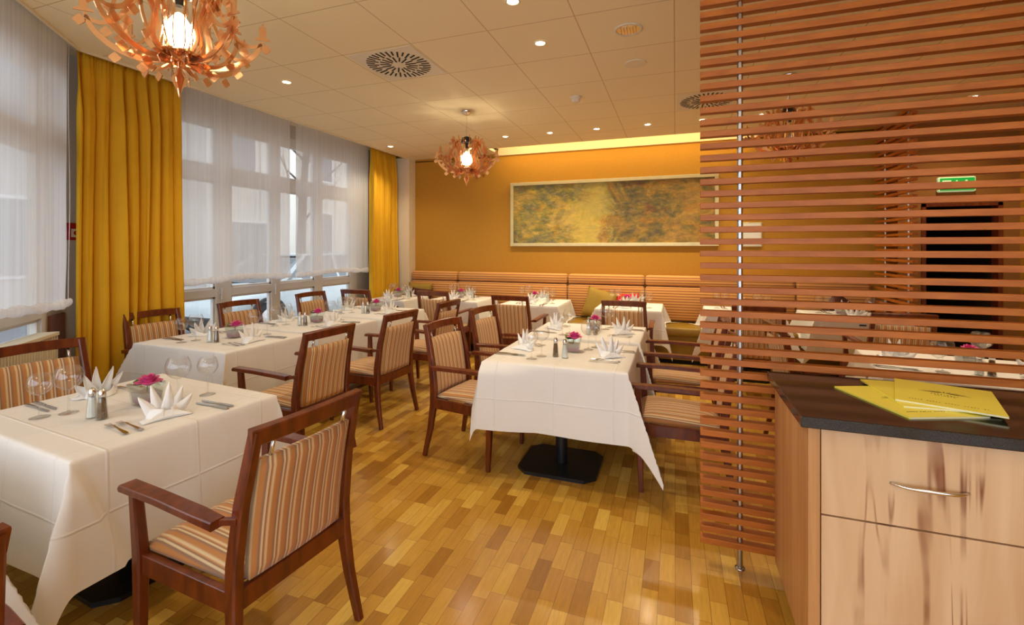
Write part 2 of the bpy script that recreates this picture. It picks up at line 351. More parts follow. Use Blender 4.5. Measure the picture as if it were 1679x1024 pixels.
def mk_painting():
    m, nt, b = new_mat('mottled_garden_canvas')
    tc = N(nt, 'ShaderNodeTexCoord')
    def nz(scale, mscale, dist=1.0, det=8):
        mp = N(nt, 'ShaderNodeMapping'); mp.inputs['Scale'].default_value = mscale
        L(nt, tc.outputs['Object'], mp.inputs[0])
        n = N(nt, 'ShaderNodeTexNoise'); n.inputs['Scale'].default_value = scale; n.inputs['Detail'].default_value = det
        n.inputs['Distortion'].default_value = dist; n.inputs['Roughness'].default_value = .7
        L(nt, mp.outputs[0], n.inputs['Vector']); return n
    def ramp(n, stops):
        r = N(nt, 'ShaderNodeValToRGB'); e = r.color_ramp.elements
        e[0].position = stops[0][0]; e[0].color = c4(srgb(*stops[0][1])); e[1].position = stops[-1][0]; e[1].color = c4(srgb(*stops[-1][1]))
        for p, c in stops[1:-1]: q = e.new(p); q.color = c4(srgb(*c))
        L(nt, n.outputs['Fac'], r.inputs[0]); return r
    a = ramp(nz(1.3, (1, 1, 1.5), 1.0), [(.38, (78, 74, 58)), (.44, (112, 112, 84)), (.5, (140, 134, 54)), (.55, (198, 162, 60)), (.62, (226, 184, 84))])
    c = ramp(nz(2.6, (1, 1, 2.6), .8), [(.38, (74, 56, 40)), (.46, (124, 120, 112)), (.53, (112, 124, 44)), (.60, (196, 112, 34))])
    f = ramp(nz(9, (1, 1, 2.2), .6), [(.40, (60, 50, 34)), (.46, (132, 126, 84)), (.54, (184, 158, 66)), (.60, (250, 210, 104))])
    mx = N(nt, 'ShaderNodeMixRGB'); mx.inputs[0].default_value = .34; L(nt, a.outputs[0], mx.inputs[1]); L(nt, c.outputs[0], mx.inputs[2])
    my = N(nt, 'ShaderNodeMixRGB'); my.inputs[0].default_value = .27; L(nt, mx.outputs[0], my.inputs[1]); L(nt, f.outputs[0], my.inputs[2])
    # darker, cooler patch on the right half and a light central path
    sp = N(nt, 'ShaderNodeSeparateXYZ'); L(nt, tc.outputs['Object'], sp.inputs[0])
    nn = nz(1.6, (1, 1, 1.3), 1.0)
    ad = N(nt, 'ShaderNodeMath', operation='MULTIPLY_ADD'); L(nt, nn.outputs['Fac'], ad.inputs[0]); ad.inputs[1].default_value = 1.6; L(nt, sp.outputs[0], ad.inputs[2])
    mr = N(nt, 'ShaderNodeMapRange'); mr.interpolation_type = 'SMOOTHSTEP'
    mr.inputs[1].default_value = .75; mr.inputs[2].default_value = .95; mr.inputs[4].default_value = .6; L(nt, ad.outputs[0], mr.inputs[0])
    mz = N(nt, 'ShaderNodeMixRGB', blend_type='MULTIPLY'); L(nt, mr.outputs[0], mz.inputs[0]); L(nt, my.outputs[0], mz.inputs[1])
    mz.inputs[2].default_value = c4(srgb(190, 160, 138))
    mr2 = N(nt, 'ShaderNodeMapRange'); mr2.interpolation_type = 'SMOOTHSTEP'
    ab = N(nt, 'ShaderNodeMath', operation='ABSOLUTE'); ac = N(nt, 'ShaderNodeMath', operation='SUBTRACT'); ac.inputs[1].default_value = .55
    L(nt, ad.outputs[0], ac.inputs[0]); L(nt, ac.outputs[0], ab.inputs[0]); L(nt, ab.outputs[0], mr2.inputs[0])
    mr2.inputs[1].default_value = 0; mr2.inputs[2].default_value = .42; mr2.inputs[3].default_value = .6; mr2.inputs[4].default_value = 0
    mw = N(nt, 'ShaderNodeMixRGB'); L(nt, mr2.outputs[0], mw.inputs[0]); L(nt, mz.outputs[0], mw.inputs[1]); mw.inputs[2].default_value = c4(srgb(212, 188, 84))
    L(nt, mw.outputs[0], b.inputs['Base Color']); b.inputs['Roughness'].default_value = .6
    return m
M['canvas'] = mk_painting()

def mk_brick():
    m, nt, b = new_mat('red_brick')
    tc = N(nt, 'ShaderNodeTexCoord'); mp = N(nt, 'ShaderNodeMapping'); mp.inputs['Rotation'].default_value = (PI / 2, 0, PI / 2)
    L(nt, tc.outputs['Object'], mp.inputs[0])
    br = N(nt, 'ShaderNodeTexBrick'); br.inputs['Scale'].default_value = 4
    br.inputs['Color1'].default_value = c4(srgb(150, 90, 72)); br.inputs['Color2'].default_value = c4(srgb(124, 70, 58)); br.inputs['Mortar'].default_value = c4(srgb(190, 184, 176))
    L(nt, mp.outputs[0], br.inputs['Vector']); L(nt, br.outputs['Color'], b.inputs['Base Color']); b.inputs['Roughness'].default_value = .9
    return m
M['brick'] = mk_brick()

def mk_beads():
    m, nt, b = new_mat('vase_granules')
    tc = N(nt, 'ShaderNodeTexCoord'); sp = N(nt, 'ShaderNodeSeparateXYZ'); L(nt, tc.outputs['Object'], sp.inputs[0])
    no = N(nt, 'ShaderNodeTexVoronoi'); no.inputs['Scale'].default_value = 150; L(nt, tc.outputs['Object'], no.inputs['Vector'])
    r = N(nt, 'ShaderNodeValToRGB'); e = r.color_ramp.elements
    e[0].position = 0.02; e[0].color = c4(srgb(196, 84, 150)); e[1].position = .05; e[1].color = c4(srgb(214, 196, 198))
    q = e.new(.022); q.color = c4(srgb(206, 110, 164))
    L(nt, sp.outputs[2], r.inputs[0])
    mx = N(nt, 'ShaderNodeMixRGB', blend_type='MULTIPLY'); mx.inputs[0].default_value = .6
    rr = N(nt, 'ShaderNodeValToRGB'); rr.color_ramp.elements[0].color = (1, 1, 1, 1); rr.color_ramp.elements[1].color = (.45, .4, .4, 1); rr.color_ramp.elements[1].position = .6
    L(nt, no.outputs['Distance'], rr.inputs[0]); L(nt, r.outputs[0], mx.inputs[1]); L(nt, rr.outputs[0], mx.inputs[2])
    L(nt, mx.outputs[0], b.inputs['Base Color']); b.inputs['Roughness'].default_value = .25
    return m
M['beads'] = mk_beads()

# ------------------------------------------------------------------ mesh helpers
def build(name, bm, mat, parent=None, smooth=False, loc=None, rotz=0):
    me = bpy.data.meshes.new(name); bmesh.ops.recalc_face_normals(bm, faces=bm.faces[:]) if len(bm.faces) else None
    bm.to_mesh(me); bm.free()
    if smooth:
        for p in me.polygons: p.use_smooth = True
    if isinstance(mat, (list, tuple)):
        for k in mat: me.materials.append(M[k])
    else: me.materials.append(M[mat])
    o = bpy.data.objects.new(name, me); COL.objects.link(o)
    if parent: o.parent = parent
    if loc: o.location = loc
    if rotz: o.rotation_euler[2] = rotz
    return o
def box(bm, x0, x1, y0, y1, z0, z1, bev=0, mi=0):
    vs = [bm.verts.new(v) for v in ((x0, y0, z0), (x1, y0, z0), (x1, y1, z0), (x0, y1, z0), (x0, y0, z1), (x1, y0, z1), (x1, y1, z1), (x0, y1, z1))]
    fs = [bm.faces.new([vs[i] for i in q]) for q in ((0, 3, 2, 1), (4, 5, 6, 7), (0, 1, 5, 4), (1, 2, 6, 5), (2, 3, 7, 6), (3, 0, 4, 7))]
    for f in fs: f.material_index = mi
    if bev:
        es = list({e for f in fs for e in f.edges})
        r = bmesh.ops.bevel(bm, geom=es, offset=bev, segments=2, affect='EDGES', profile=.5)
        for f in r['faces']: f.material_index = mi
    return vs
def sweep(bm, pts, secs, closed=False, up=Vector((1, 0, 0)), cap=True, mi=0):
    """rectangular or polygonal section swept along pts; secs = list of (list of 2-D section points) one per pt, or one shared; frame from up"""
    rings = []
    n = len(pts)
    for i, p in enumerate(pts):
        p = Vector(p)
        a = Vector(pts[i - 1] if i > 0 else pts[i]); c = Vector(pts[i + 1] if i < n - 1 else pts[i])
        t = (c - a).normalized()
        s = (up - t * up.dot(t)).normalized(); w = t.cross(s)
        sec = secs[i] if isinstance(secs[0][0], (list, tuple)) else secs
        rings.append([bm.verts.new(p + s * q[0] + w * q[1]) for q in sec])
    for i in range(n - 1):
        k = len(rings[i])
        for j in range(k):
            f = bm.faces.new([rings[i][j], rings[i][(j + 1) % k], rings[i + 1][(j + 1) % k], rings[i + 1][j]]); f.material_index = mi
    if cap:
        bm.faces.new(rings[0][::-1]).material_index = mi; bm.faces.new(rings[-1]).material_index = mi
    return rings
def rect(w, d, c=.15):
    a, b = w / 2, d / 2; k = min(a, b) * c * 2
    return [(-a + k, -b), (a - k, -b), (a, -b + k), (a, b - k), (a - k, b), (-a + k, b), (-a, b - k), (-a, -b + k)]
def circ(r, n=12):
    return [(r * math.cos(2 * PI * i / n), r * math.sin(2 * PI * i / n)) for i in range(n)]
def lathe(bm, prof, n=24, c=(0, 0), capb=True, capt=False, mi=0):
    rings = []
    for r, z in prof:
        rings.append([bm.verts.new((c[0] + r * math.cos(2 * PI * i / n), c[1] + r * math.sin(2 * PI * i / n), z)) for i in range(n)])
    for a, b in zip(rings, rings[1:]):
        for i in range(n):
            f = bm.faces.new((a[i], a[(i + 1) % n], b[(i + 1) % n], b[i])); f.material_index = mi
    if capb: bm.faces.new(rings[0][::-1]).material_index = mi
    if capt: bm.faces.new(rings[-1]).material_index = mi
def poly_prism(bm, pts, axis, a0, a1, mi=0):
    """pts in the two other axes, extruded along axis from a0 to a1"""
    def mk(p, a):
        if axis == 'x': return (a, p[0], p[1])
        if axis == 'y': return (p[0], a, p[1])
        return (p[0], p[1], a)
    A = [bm.verts.new(mk(p, a0)) for p in pts]; B = [bm.verts.new(mk(p, a1)) for p in pts]
    n = len(pts)
    for i in range(n): bm.faces.new((A[i], A[(i + 1) % n], B[(i + 1) % n], B[i])).material_index = mi
    bm.faces.new(A[::-1]).material_index = mi; bm.faces.new(B).material_index = mi
def tagp(o, label, cat, group=None, kind=None):
    if label: o['label'] = label
    if cat: o['category'] = cat
    if group: o['group'] = group
    if kind: o['kind'] = kind
    return o
def empty(name, label, cat, loc=(0, 0, 0), rotz=0, group=None):
    o = bpy.data.objects.new(name, None); COL.objects.link(o)
    o.empty_display_size = .05; o.location = loc; o.rotation_euler = (0, 0, rotz)
    return tagp(o, label, cat, group)
def struct(name, bm, mat, smooth=False, loc=None, rotz=0):
    o = build(name, bm, mat, smooth=smooth, loc=loc, rotz=rotz); o['kind'] = 'structure'; return o
KIDS = {}
def kids(o):
    return list(o.children)
def dup(o, loc=None, rotz=None, label=None, group=None, parent=None):
    c = o.copy(); COL.objects.link(c)
    if parent: c.parent = parent
    if loc is not None: c.location = loc
    if rotz is not None: c.rotation_euler = (0, 0, rotz)
    if label: c['label'] = label
    if group: c['group'] = group
    for k in kids(o): dup(k, parent=c)
    return c
class Proto:
    """first placing moves the prototype, later ones copy it"""
    def __init__(s, o): s.o = o; s.used = False
    def put(s, loc, rotz, label, group):
        if s.used: return dup(s.o, loc, rotz, label, group)
        s.used = True; s.o.location = loc; s.o.rotation_euler = (0, 0, rotz); s.o['label'] = label
        if group: s.o['group'] = group
        return s.o

# ------------------------------------------------------------------ room shell
XR, YB, YF = 3.55, 7.02, -2.6
bm = bmesh.new(); box(bm, -4.9, XR + .1, YF - .1, YB + 1.6, -.05, 0); struct('floor', bm, 'parquet')
bm = bmesh.new()
poly_prism(bm, [(-4.33, 6.61), (-4.33, 2.226), (-3.72, 1.548), (-3.72, YF - .1), (XR + .1, YF - .1), (XR + .1, 6.61)], 'z', ZC, ZC + .08)
box(bm, -4.33, -2.72, 6.61, YB + .1, ZC, ZC + .08); box(bm, 1.08, XR + .1, 6.61, YB + .1, ZC, ZC + .08)
struct('ceiling', bm, 'ceiling')
bm = bmesh.new(); box(bm, -5.0, -3.6, .9, YB + .1, ZC + .09, ZC + .13); struct('ceiling_slot', bm, 'cream_wall')
bm = bmesh.new()   # the cove over the back wall
box(bm, -2.76, 1.12, 6.55, YB + .1, 3.30, 3.34); box(bm, -2.76, -2.72, 6.57, YB + .1, ZC + .04, 3.30); box(bm, 1.08, 1.12, 6.57, YB + .1, ZC + .04, 3.30)
box(bm, -2.76, 1.12, 6.57, 6.60, ZC + .04, 3.30); box(bm, -2.72, 1.08, YB + .0, YB + .04, 3.02, 3.30)
o = struct('trim_1', bm, 'cream_wall')
bm = bmesh.new(); box(bm, -2.72, 1.08, YB - .012, YB + .0, 3.005, 3.018); struct('trim_2', bm, 'brown_wall')
bm = bmesh.new(); sweep(bm, [(-2.6, 6.645, 3.115), (1.0, 6.645, 3.115)], circ(.012, 8), up=Vector((0, 0, 1)))
tagp(build('cove_light_tube', bm, 'cove_tube'), 'glowing light tube in the recess above the orange back wall', 'light')
bm = bmesh.new(); box(bm, -4.9, 2.62, YB, YB + .1, 0, 3.015); box(bm, -4.9, -2.72, YB, YB + .1, 3.0, 3.14); box(bm, 1.08, 2.62, YB, YB + .1, 3.0, 3.09)
struct('wall_back', bm, 'ochre_wall')
# entrance wall with doorway
DX0, DX1, DZ = 2.68, 3.40, 2.03
bm = bmesh.new(); box(bm, 2.46, DX0, 6.6, 6.7, 0, ZC); box(bm, DX1, XR, 6.6, 6.7, 0, ZC); box(bm, DX0, DX1, 6.6, 6.7, DZ, ZC); box(bm, 2.46, 2.56, 6.7, 7.02, 0, ZC)
struct('wall_entrance', bm, 'brown_wall')
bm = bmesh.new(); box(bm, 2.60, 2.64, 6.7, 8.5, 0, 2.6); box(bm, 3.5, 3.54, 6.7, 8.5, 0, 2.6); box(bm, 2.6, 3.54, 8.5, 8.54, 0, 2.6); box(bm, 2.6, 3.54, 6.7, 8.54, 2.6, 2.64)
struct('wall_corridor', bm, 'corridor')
bm = bmesh.new(); box(bm, DX0, DX0 + .04, 6.585, 6.70, 0, DZ); box(bm, DX1 - .04, DX1, 6.585, 6.70, 0, DZ); box(bm, DX0, DX1, 6.585, 6.70, DZ - .04, DZ)
struct('trim_3', bm, 'cherry')
bm = bmesh.new(); box(bm, 2.80, 3.30, 8.44, 8.49, 0, 2.02, .004); box(bm, 2.92, 3.02, 8.425, 8.445, .9, 1.0, .003)
struct('door_1', bm, 'cherry')
bm = bmesh.new(); box(bm, XR, XR + .1, YF, 6.7, 0, ZC); struct('wall_right', bm, 'ochre_wall')
# wall behind the camera: a glazed front
bm = bmesh.new(); box(bm, -3.7, XR + .1, YF - .1, YF, 0, .35); box(bm, -3.7, XR + .1, YF - .1, YF, 2.75, ZC)
for x in (-3.7, -2.2, -.7, .8, 2.3, XR - .1): box(bm, x, x + .16, YF - .1, YF, .35, 2.75)
struct('wall_front', bm, 'cream_wall')
# wall left (main window run), X = -4.62
XW = -4.80
bm = bmesh.new(); Y0W = 2.378; ZT = ZC + .09
box(bm, XW - .12, XW, Y0W, 6.5, 0, .44); box(bm, XW - .12, XW, Y0W, 6.85, 2.97, ZT); box(bm, XW - .12, XW, 6.14, 6.85, .44, 2.97); box(bm, XW - .12, XW, Y0W, 2.60, .44, 2.97)
box(bm, XW - .12, XW, 6.5, 6.85, 0, .44)
struct('wall_left', bm, 'grey_wall')
bm = bmesh.new(); box(bm, -4.92, -4.27, 6.82, YB, 0, ZC); struct('wall_pillar', bm, 'cream_wall')
# bay wall (slanted), local x runs from the corner towards the camera side
FC = Vector((XW, Y0W, 0)); FA = math.atan2(-.743, .669)
bm = bmesh.new(); LEN = 1.77
box(bm, 0, .25, -.12, 0, .0, ZT); box(bm, .25, LEN, -.12, 0, 0, .80); box(bm, .25, LEN, -.12, 0, 2.97, ZT)
struct('wall_bay', bm, 'grey_wall', loc=FC, rotz=FA)
bm = bmesh.new(); box(bm, .02, .25, 0, .02, 0, .985, .002); struct('trim_4', bm, 'brown_panel', loc=FC, rotz=FA)
bm = bmesh.new(); xn = -3.62
box(bm, xn - .1, xn, YF, 1.07, 0, .5); box(bm, xn - .1, xn, YF, 1.07, 2.75, ZT)
box(bm, xn - .1, xn, YF, -1.0, .5, 2.75); box(bm, xn - .1, xn, .3, 1.07, .5, 2.75)  # opening in this unseen wall, added to let daylight in
struct('wall_near', bm, 'cream_wall')

# windows: frame + panes + handles
def window(name, spans, zs, x_plane, loc=None, rotz=0, along='y', y0=0, y1=1, dep=.07, ztop=2.95, zbot=.44):
    """spans: glazed intervals along the wall; zs: glazed z intervals"""
    bm = bmesh.new()
    def bx(a0, a1, z0, z1, d0, d1, bev=.004):
        if along == 'y': box(bm, x_plane - d1, x_plane - d0, a0, a1, z0, z1, bev)
        else: box(bm, a0, a1, x_plane - d1, x_plane - d0, z0, z1, bev)
    edges = [y0] + [v for s in spans for v in s] + [y1]
    for i in range(0, len(edges), 2): bx(edges[i], edges[i + 1], zbot, ztop, 0, dep)
    zz = [zbot] + [v for z in zs for v in z] + [ztop]
    for s in spans:
        for i in range(0, len(zz), 2): bx(s[0] - .002, s[1] + .002, zz[i], zz[i + 1], .001, dep - .001)
        for z in zs:      # sash profile
            g = .022
            bx(s[0], s[0] + g, z[0], z[1], .02, .06, 0); bx(s[1] - g, s[1], z[0], z[1], .02, .06, 0)
            bx(s[0], s[1], z[0], z[0] + g, .02, .06, 0); bx(s[0], s[1], z[1] - g, z[1], .02, .06, 0)
    w = struct(name, bm, 'frame_white', loc=loc, rotz=rotz)
    bm = bmesh.new()
    for s in spans:
        for z in zs:
            p = [(s[0], z[0]), (s[1], z[0]), (s[1], z[1]), (s[0], z[1])]
            q = [(x_plane - dep * .6, a, b) if along == 'y' else (a, x_plane - dep * .6, b) for a, b in p]
            bm.faces.new([bm.verts.new(v) for v in q])
    build('pane', bm, 'pane', w)
    return w
ZS = [(.50, .975), (1.065, 2.26), (2.42, 2.86)]
w1 = window('window_1', [(2.68, 3.06), (3.14, 3.73), (3.92, 4.48), (4.61, 5.22), (5.37, 5.97)], ZS, XW, y0=2.60, y1=6.14, ztop=2.97)
for y in (3.77, 4.51):
    bm = bmesh.new(); box(bm, XW, XW + .012, y, y + .03, 1.0, 1.07, .003); box(bm, XW + .012, XW + .03, y + .005, y + .022, .93, 1.06, .004); build('window_handle', bm, 'frame_white', w1)
w2 = window('window_2', [(.33, .86), (.96, 1.66)], [(.84, .975), (1.065, 2.26), (2.42, 2.86)], 0, loc=FC, rotz=FA, along='x', y0=.25, y1=1.77, zbot=.80, ztop=2.97)
bm = bmesh.new(); box(bm, XW - .12, XW + .10, 2.6, 6.14, .41, .44, .004); struct('trim_5', bm, 'frame_white')
# curtain rails against the ceiling
bm = bmesh.new(); box(bm, -4.335, -4.315, 2.235, 6.82, 3.035, 3.052); o = struct('trim_6', bm, 'cream_wall')
bm = bmesh.new(); box(bm, .42, 1.45, .25, .27, 3.035, 3.052); struct('trim_7', bm, 'cream_wall', loc=FC, rotz=FA)

# ------------------------------------------------------------------ curtains and sheer blinds
def curtain(name, y0, y1, x, folds, label, seed):
    rnd = random.Random(seed); bm = bmesh.new(); ny, nz = folds * 16, 44
    ph = [rnd.uniform(.75, 1.3) for _ in range(folds)]; acc = [0]
    for p in ph: acc.append(acc[-1] + p)
    g = []
    for j in range(nz + 1):
        t = j / nz; z = 3.12 - t * (3.12 - .02); row = []
        gather = min(1, t * 6.0)
        for i in range(ny + 1):
            s = i / ny; k = s * folds; f = int(min(k, folds - 1)); loc = k - f
            yy = y0 + (y1 - y0) * (acc[f] + ph[f] * loc) / acc[-1]
            amp = (.018 + .052 * gather) * (.8 + .25 * math.sin(f * 2.3 + seed))
            w = math.cos(2 * PI * loc)
            fine = .010 * (1 - gather) * math.cos(2 * PI * k * 4)
            sway = .012 * math.sin(3 * t + f * 1.7)
            wid = (yy - (y0 + y1) / 2) * (-.02 + .05 * t)
            row.append(bm.verts.new((x + amp * w * (1 - .3 * math.sin(2.2 * t + f)) + fine + .006 * math.sin(9 * t + f), yy + wid + sway * gather + .02 * gather * math.sin(2 * PI * loc), z)))
        g.append(row)
    for j in range(nz):
        for i in range(ny): bm.faces.new((g[j][i], g[j][i + 1], g[j + 1][i + 1], g[j + 1][i]))
    o = build(name, bm, 'ochre', smooth=True); md = o.modifiers.new('t', 'SOLIDIFY'); md.thickness = .003
    return tagp(o, label, 'curtain', 'ochre curtains at the windows')
curtain('curtain', 2.30, 3.14, -4.52, 8, 'wide ochre yellow curtain hanging nearest the camera, behind the second window table', 1)
curtain('curtain', 6.09, 6.76, -4.52, 9, 'ochre yellow curtain at the far end of the windows beside the cream pillar', 2)

def blind(name, a0, a1, zb, label, loc=None, rotz=0, along='y', x=0, seed=0):
    rnd = random.Random(seed); root = empty(name, label, 'blind', loc or (0, 0, 0), rotz, 'sheer white blinds at the windows')
    bm = bmesh.new(); n, nz = int((a1 - a0) * 40), 24
    ph = rnd.uniform(0, 6)
    def P(a, off, z): return (x + off, a, z) if along == 'y' else (a, x + off, z)
    def wv(a): return .006 * math.sin(a * 19 + ph) + .004 * math.sin(a * 47 + ph)
    g = []
    for j in range(nz + 1):
        t = j / nz; z = 3.12 - t * (3.12 - zb)
        g.append([bm.verts.new(P(a0 + (a1 - a0) * i / n + (.012 * math.sin(t * 14) * (t ** 3) if i in (0, n) else 0), wv(a0 + (a1 - a0) * i / n) * (.5 + t), z)) for i in range(n + 1)])
    for j in range(nz):
        for i in range(n): bm.faces.new((g[j][i], g[j][i + 1], g[j + 1][i + 1], g[j + 1][i]))
    build('sheer_panel', bm, 'sheer', root, smooth=True)
    bm = bmesh.new(); g = []      # gathered hem roll
    for k in range(13):
        th = 2 * PI * k / 12 * .92; row = []
        for i in range(n + 1):
            a = a0 + (a1 - a0) * i / n
            r = .028 + .006 * math.sin(a * 23 + ph + k) + .003 * math.sin(a * 61)
            row.append(bm.verts.new(P(a, r * .7 * math.sin(th) + .008, zb + .012 * math.sin(a * 5 + ph) - .018 + r * 1.15 * math.cos(th))))
        g.append(row)
    for j in range(12):
        for i in range(n): bm.faces.new((g[j][i], g[j][i + 1], g[j + 1][i + 1], g[j + 1][i]))
    build('hem', bm, 'sheer_hem', root, smooth=True)
    bm = bmesh.new()
    for f in (.25, .5, .75):
        a = a0 + (a1 - a0) * f
        sweep(bm, [P(a + .004 * math.sin(q * 3), -.012, 3.02 - (3.02 - zb) * q / 20) for q in range(21)], circ(.0022, 5), up=Vector((0, 1, 0)) if along == 'x' else Vector((1, 0, 0)))
    build('cord', bm, 'sheer_hem', root)
    return root
blind('sheer_blind', 2.85, 4.57, 1.20, 'sheer white blind right of the near yellow curtain, over half the long window', x=-4.60, seed=1)
blind('sheer_blind', 4.67, 6.16, 1.20, 'sheer white blind over the right half of the long window, left of the far curtain', x=-4.60, seed=2)
blind('sheer_blind', .45, 1.66, 1.13, 'sheer white blind at the left picture edge, above the cream radiator', loc=FC, rotz=FA, along='x', x=.20, seed=3)
# pull cord with chain
bm = bmesh.new(); sweep(bm, [(.40 + .012 * math.sin(i * .5), .19, 3.1 - 2.0 * i / 16) for i in range(17)], circ(.002, 5))
tagp(build('pull_cord', bm, 'sheer_hem', loc=FC, rotz=FA), 'thin white pull cord hanging beside the left sheer blind', 'cord')
# red fire sign on the bay wall
r = empty('fire_sign', 'small red wall sign with white symbol left of the near yellow curtain', 'sign', (XW, 2.39, 0), -PI / 2)
bm = bmesh.new(); box(bm, -.14, 0, .002, .006, 1.585, 1.73); build('sign_plate', bm, 'red_sign', r)
bm = bmesh.new(); box(bm, -.105, -.035, .0062, .007, 1.61, 1.68)
build('symbol_panel', bm, 'white_paper', r)
bm = bmesh.new()
lathe(bm, [(.001, 0), (.02, 0), (.02, .0008), (.001, .0008)], 20)
bmesh.ops.rotate(bm, verts=bm.verts[:], matrix=Matrix.Rotation(-PI / 2, 3, 'X')); bmesh.ops.translate(bm, verts=bm.verts[:], vec=(-.07, .007, 1.645))
box(bm, -.11, -.03, .0062, .007, 1.70, 1.708)
build('symbol', bm, 'red_sign', r)

# radiator
r = empty('radiator', 'cream panel radiator under the left window', 'radiator', FC, FA)
bm = bmesh.new(); nr = 34; x0, x1 = .53, 1.62
for s, y in ((1, .16), (-1, .08)):
    pts = []
    for i in range(nr + 1):
        a = x0 + (x1 - x0) * i / nr
        for da, off in ((0, .0), (.35, .0), (.5, .008), (.85, .008)):
            if i == nr and da > 0: break
            pts.append((a + da * (x1 - x0) / nr, y + off))
    back = [(p[0], p[1] - .01) for p in pts[::-1]]
    poly_prism(bm, pts + back, 'z', .16, .88)
build('convector_panel', bm, 'radiator', r)
bm = bmesh.new(); box(bm, x0 - .005, x1 + .005, .06, .185, .875, .90, .003); box(bm, x0 - .005, x0 + .006, .06, .175, .16, .88); build('top_grille', bm, 'radiator', r)
bm = bmesh.new()
for a in (.65, 1.4): box(bm, a, a + .03, .01, .07, .2, .78)
box(bm, .7, .73, .1, .13, 0, .17); build('bracket', bm, 'radiator', r)

# ------------------------------------------------------------------ street outside
bm = bmesh.new(); box(bm, -30, -4.95, -14, 34, -.12, -.06); struct('ground_street', bm, 'asphalt')
bm = bmesh.new(); box(bm, -6.0, -4.95, 2.37, 34, -.06, .0); box(bm, -6.0, -3.75, -14, 2.37, -.06, 0)
struct('ground_pavement', bm, 'pavement')
def facade(name, y0, y1, x, h, mat, wins, label, cat='building', shutter='shutter'):
    r = empty(name, label, cat, (x, (y0 + y1) / 2, -.06)); c = (y0 + y1) / 2
    bm = bmesh.new(); box(bm, -3, 0, y0 - c, y1 - c, 0, h); build('wall', bm, mat, r)
    for (a, b, z0, z1) in wins:
        bm = bmesh.new(); box(bm, .0, .05, a - c - .07, b - c + .07, z0 - .07, z1 + .07); o = build('window', bm, 'frame_white', r)
        bm = bmesh.new(); box(bm, .03, .06, a - c, b - c, z0, z1); build('pane', bm, shutter, o)
    return r
facade('apartment_building', -2, 9.8, -13, 9, 'facade_grey', [(1.5, 3, 1, 2.6), (5.2, 6.8, 1, 2.6), (5.2, 6.8, 4.2, 5.8)], 'grey building across the street seen through the left sheer blinds')
facade('apartment_building', 9.8, 13.6, -13.2, 9, 'facade', [(10.2, 12.4, .0, 2.4), (10.3, 11.6, 4.0, 5.6)], 'cream building with dark garage seen through the sheer blind right of the near curtain')
facade('apartment_building', 13.6, 17.2, -13, 9, 'facade', [(14.1, 15.0, 1.3, 2.9), (14.1, 15.0, 4.2, 5.6)], 'cream building with shuttered windows seen through the gap between the blinds')
facade('apartment_building', 17.2, 26, -13, 9, 'brick', [(18.2, 19.6, 1.3, 2.9), (18.2, 19.6, 4.3, 5.8)], 'red brick building seen through the right sheer blind')
bm = bmesh.new()
pts = [(-8.9, 9.2, -.06), (-8.95, 9.25, 1.2), (-8.85, 9.2, 2.6), (-8.9, 9.4, 4.2), (-9.1, 9.3, 6.0)]
sweep(bm, pts, [circ(.13, 10), circ(.11, 10), circ(.10, 10), circ(.07, 10), circ(.03, 10)])
for k in range(16):
    a = k * 2.4; z = 2.2 + k * .22; p = Vector((-8.88, 9.27, z)); d = Vector((math.cos(a), math.sin(a), .9))
    sweep(bm, [p, p + d * .5, p + d * .95 + Vector((.1, .1, .2))], [circ(.035, 6), circ(.02, 6), circ(.008, 6)], up=Vector((0, 0, 1)))
tagp(build('street_tree', bm, 'bark', smooth=True), 'bare street tree seen through the sheer blind, second pane', 'tree')

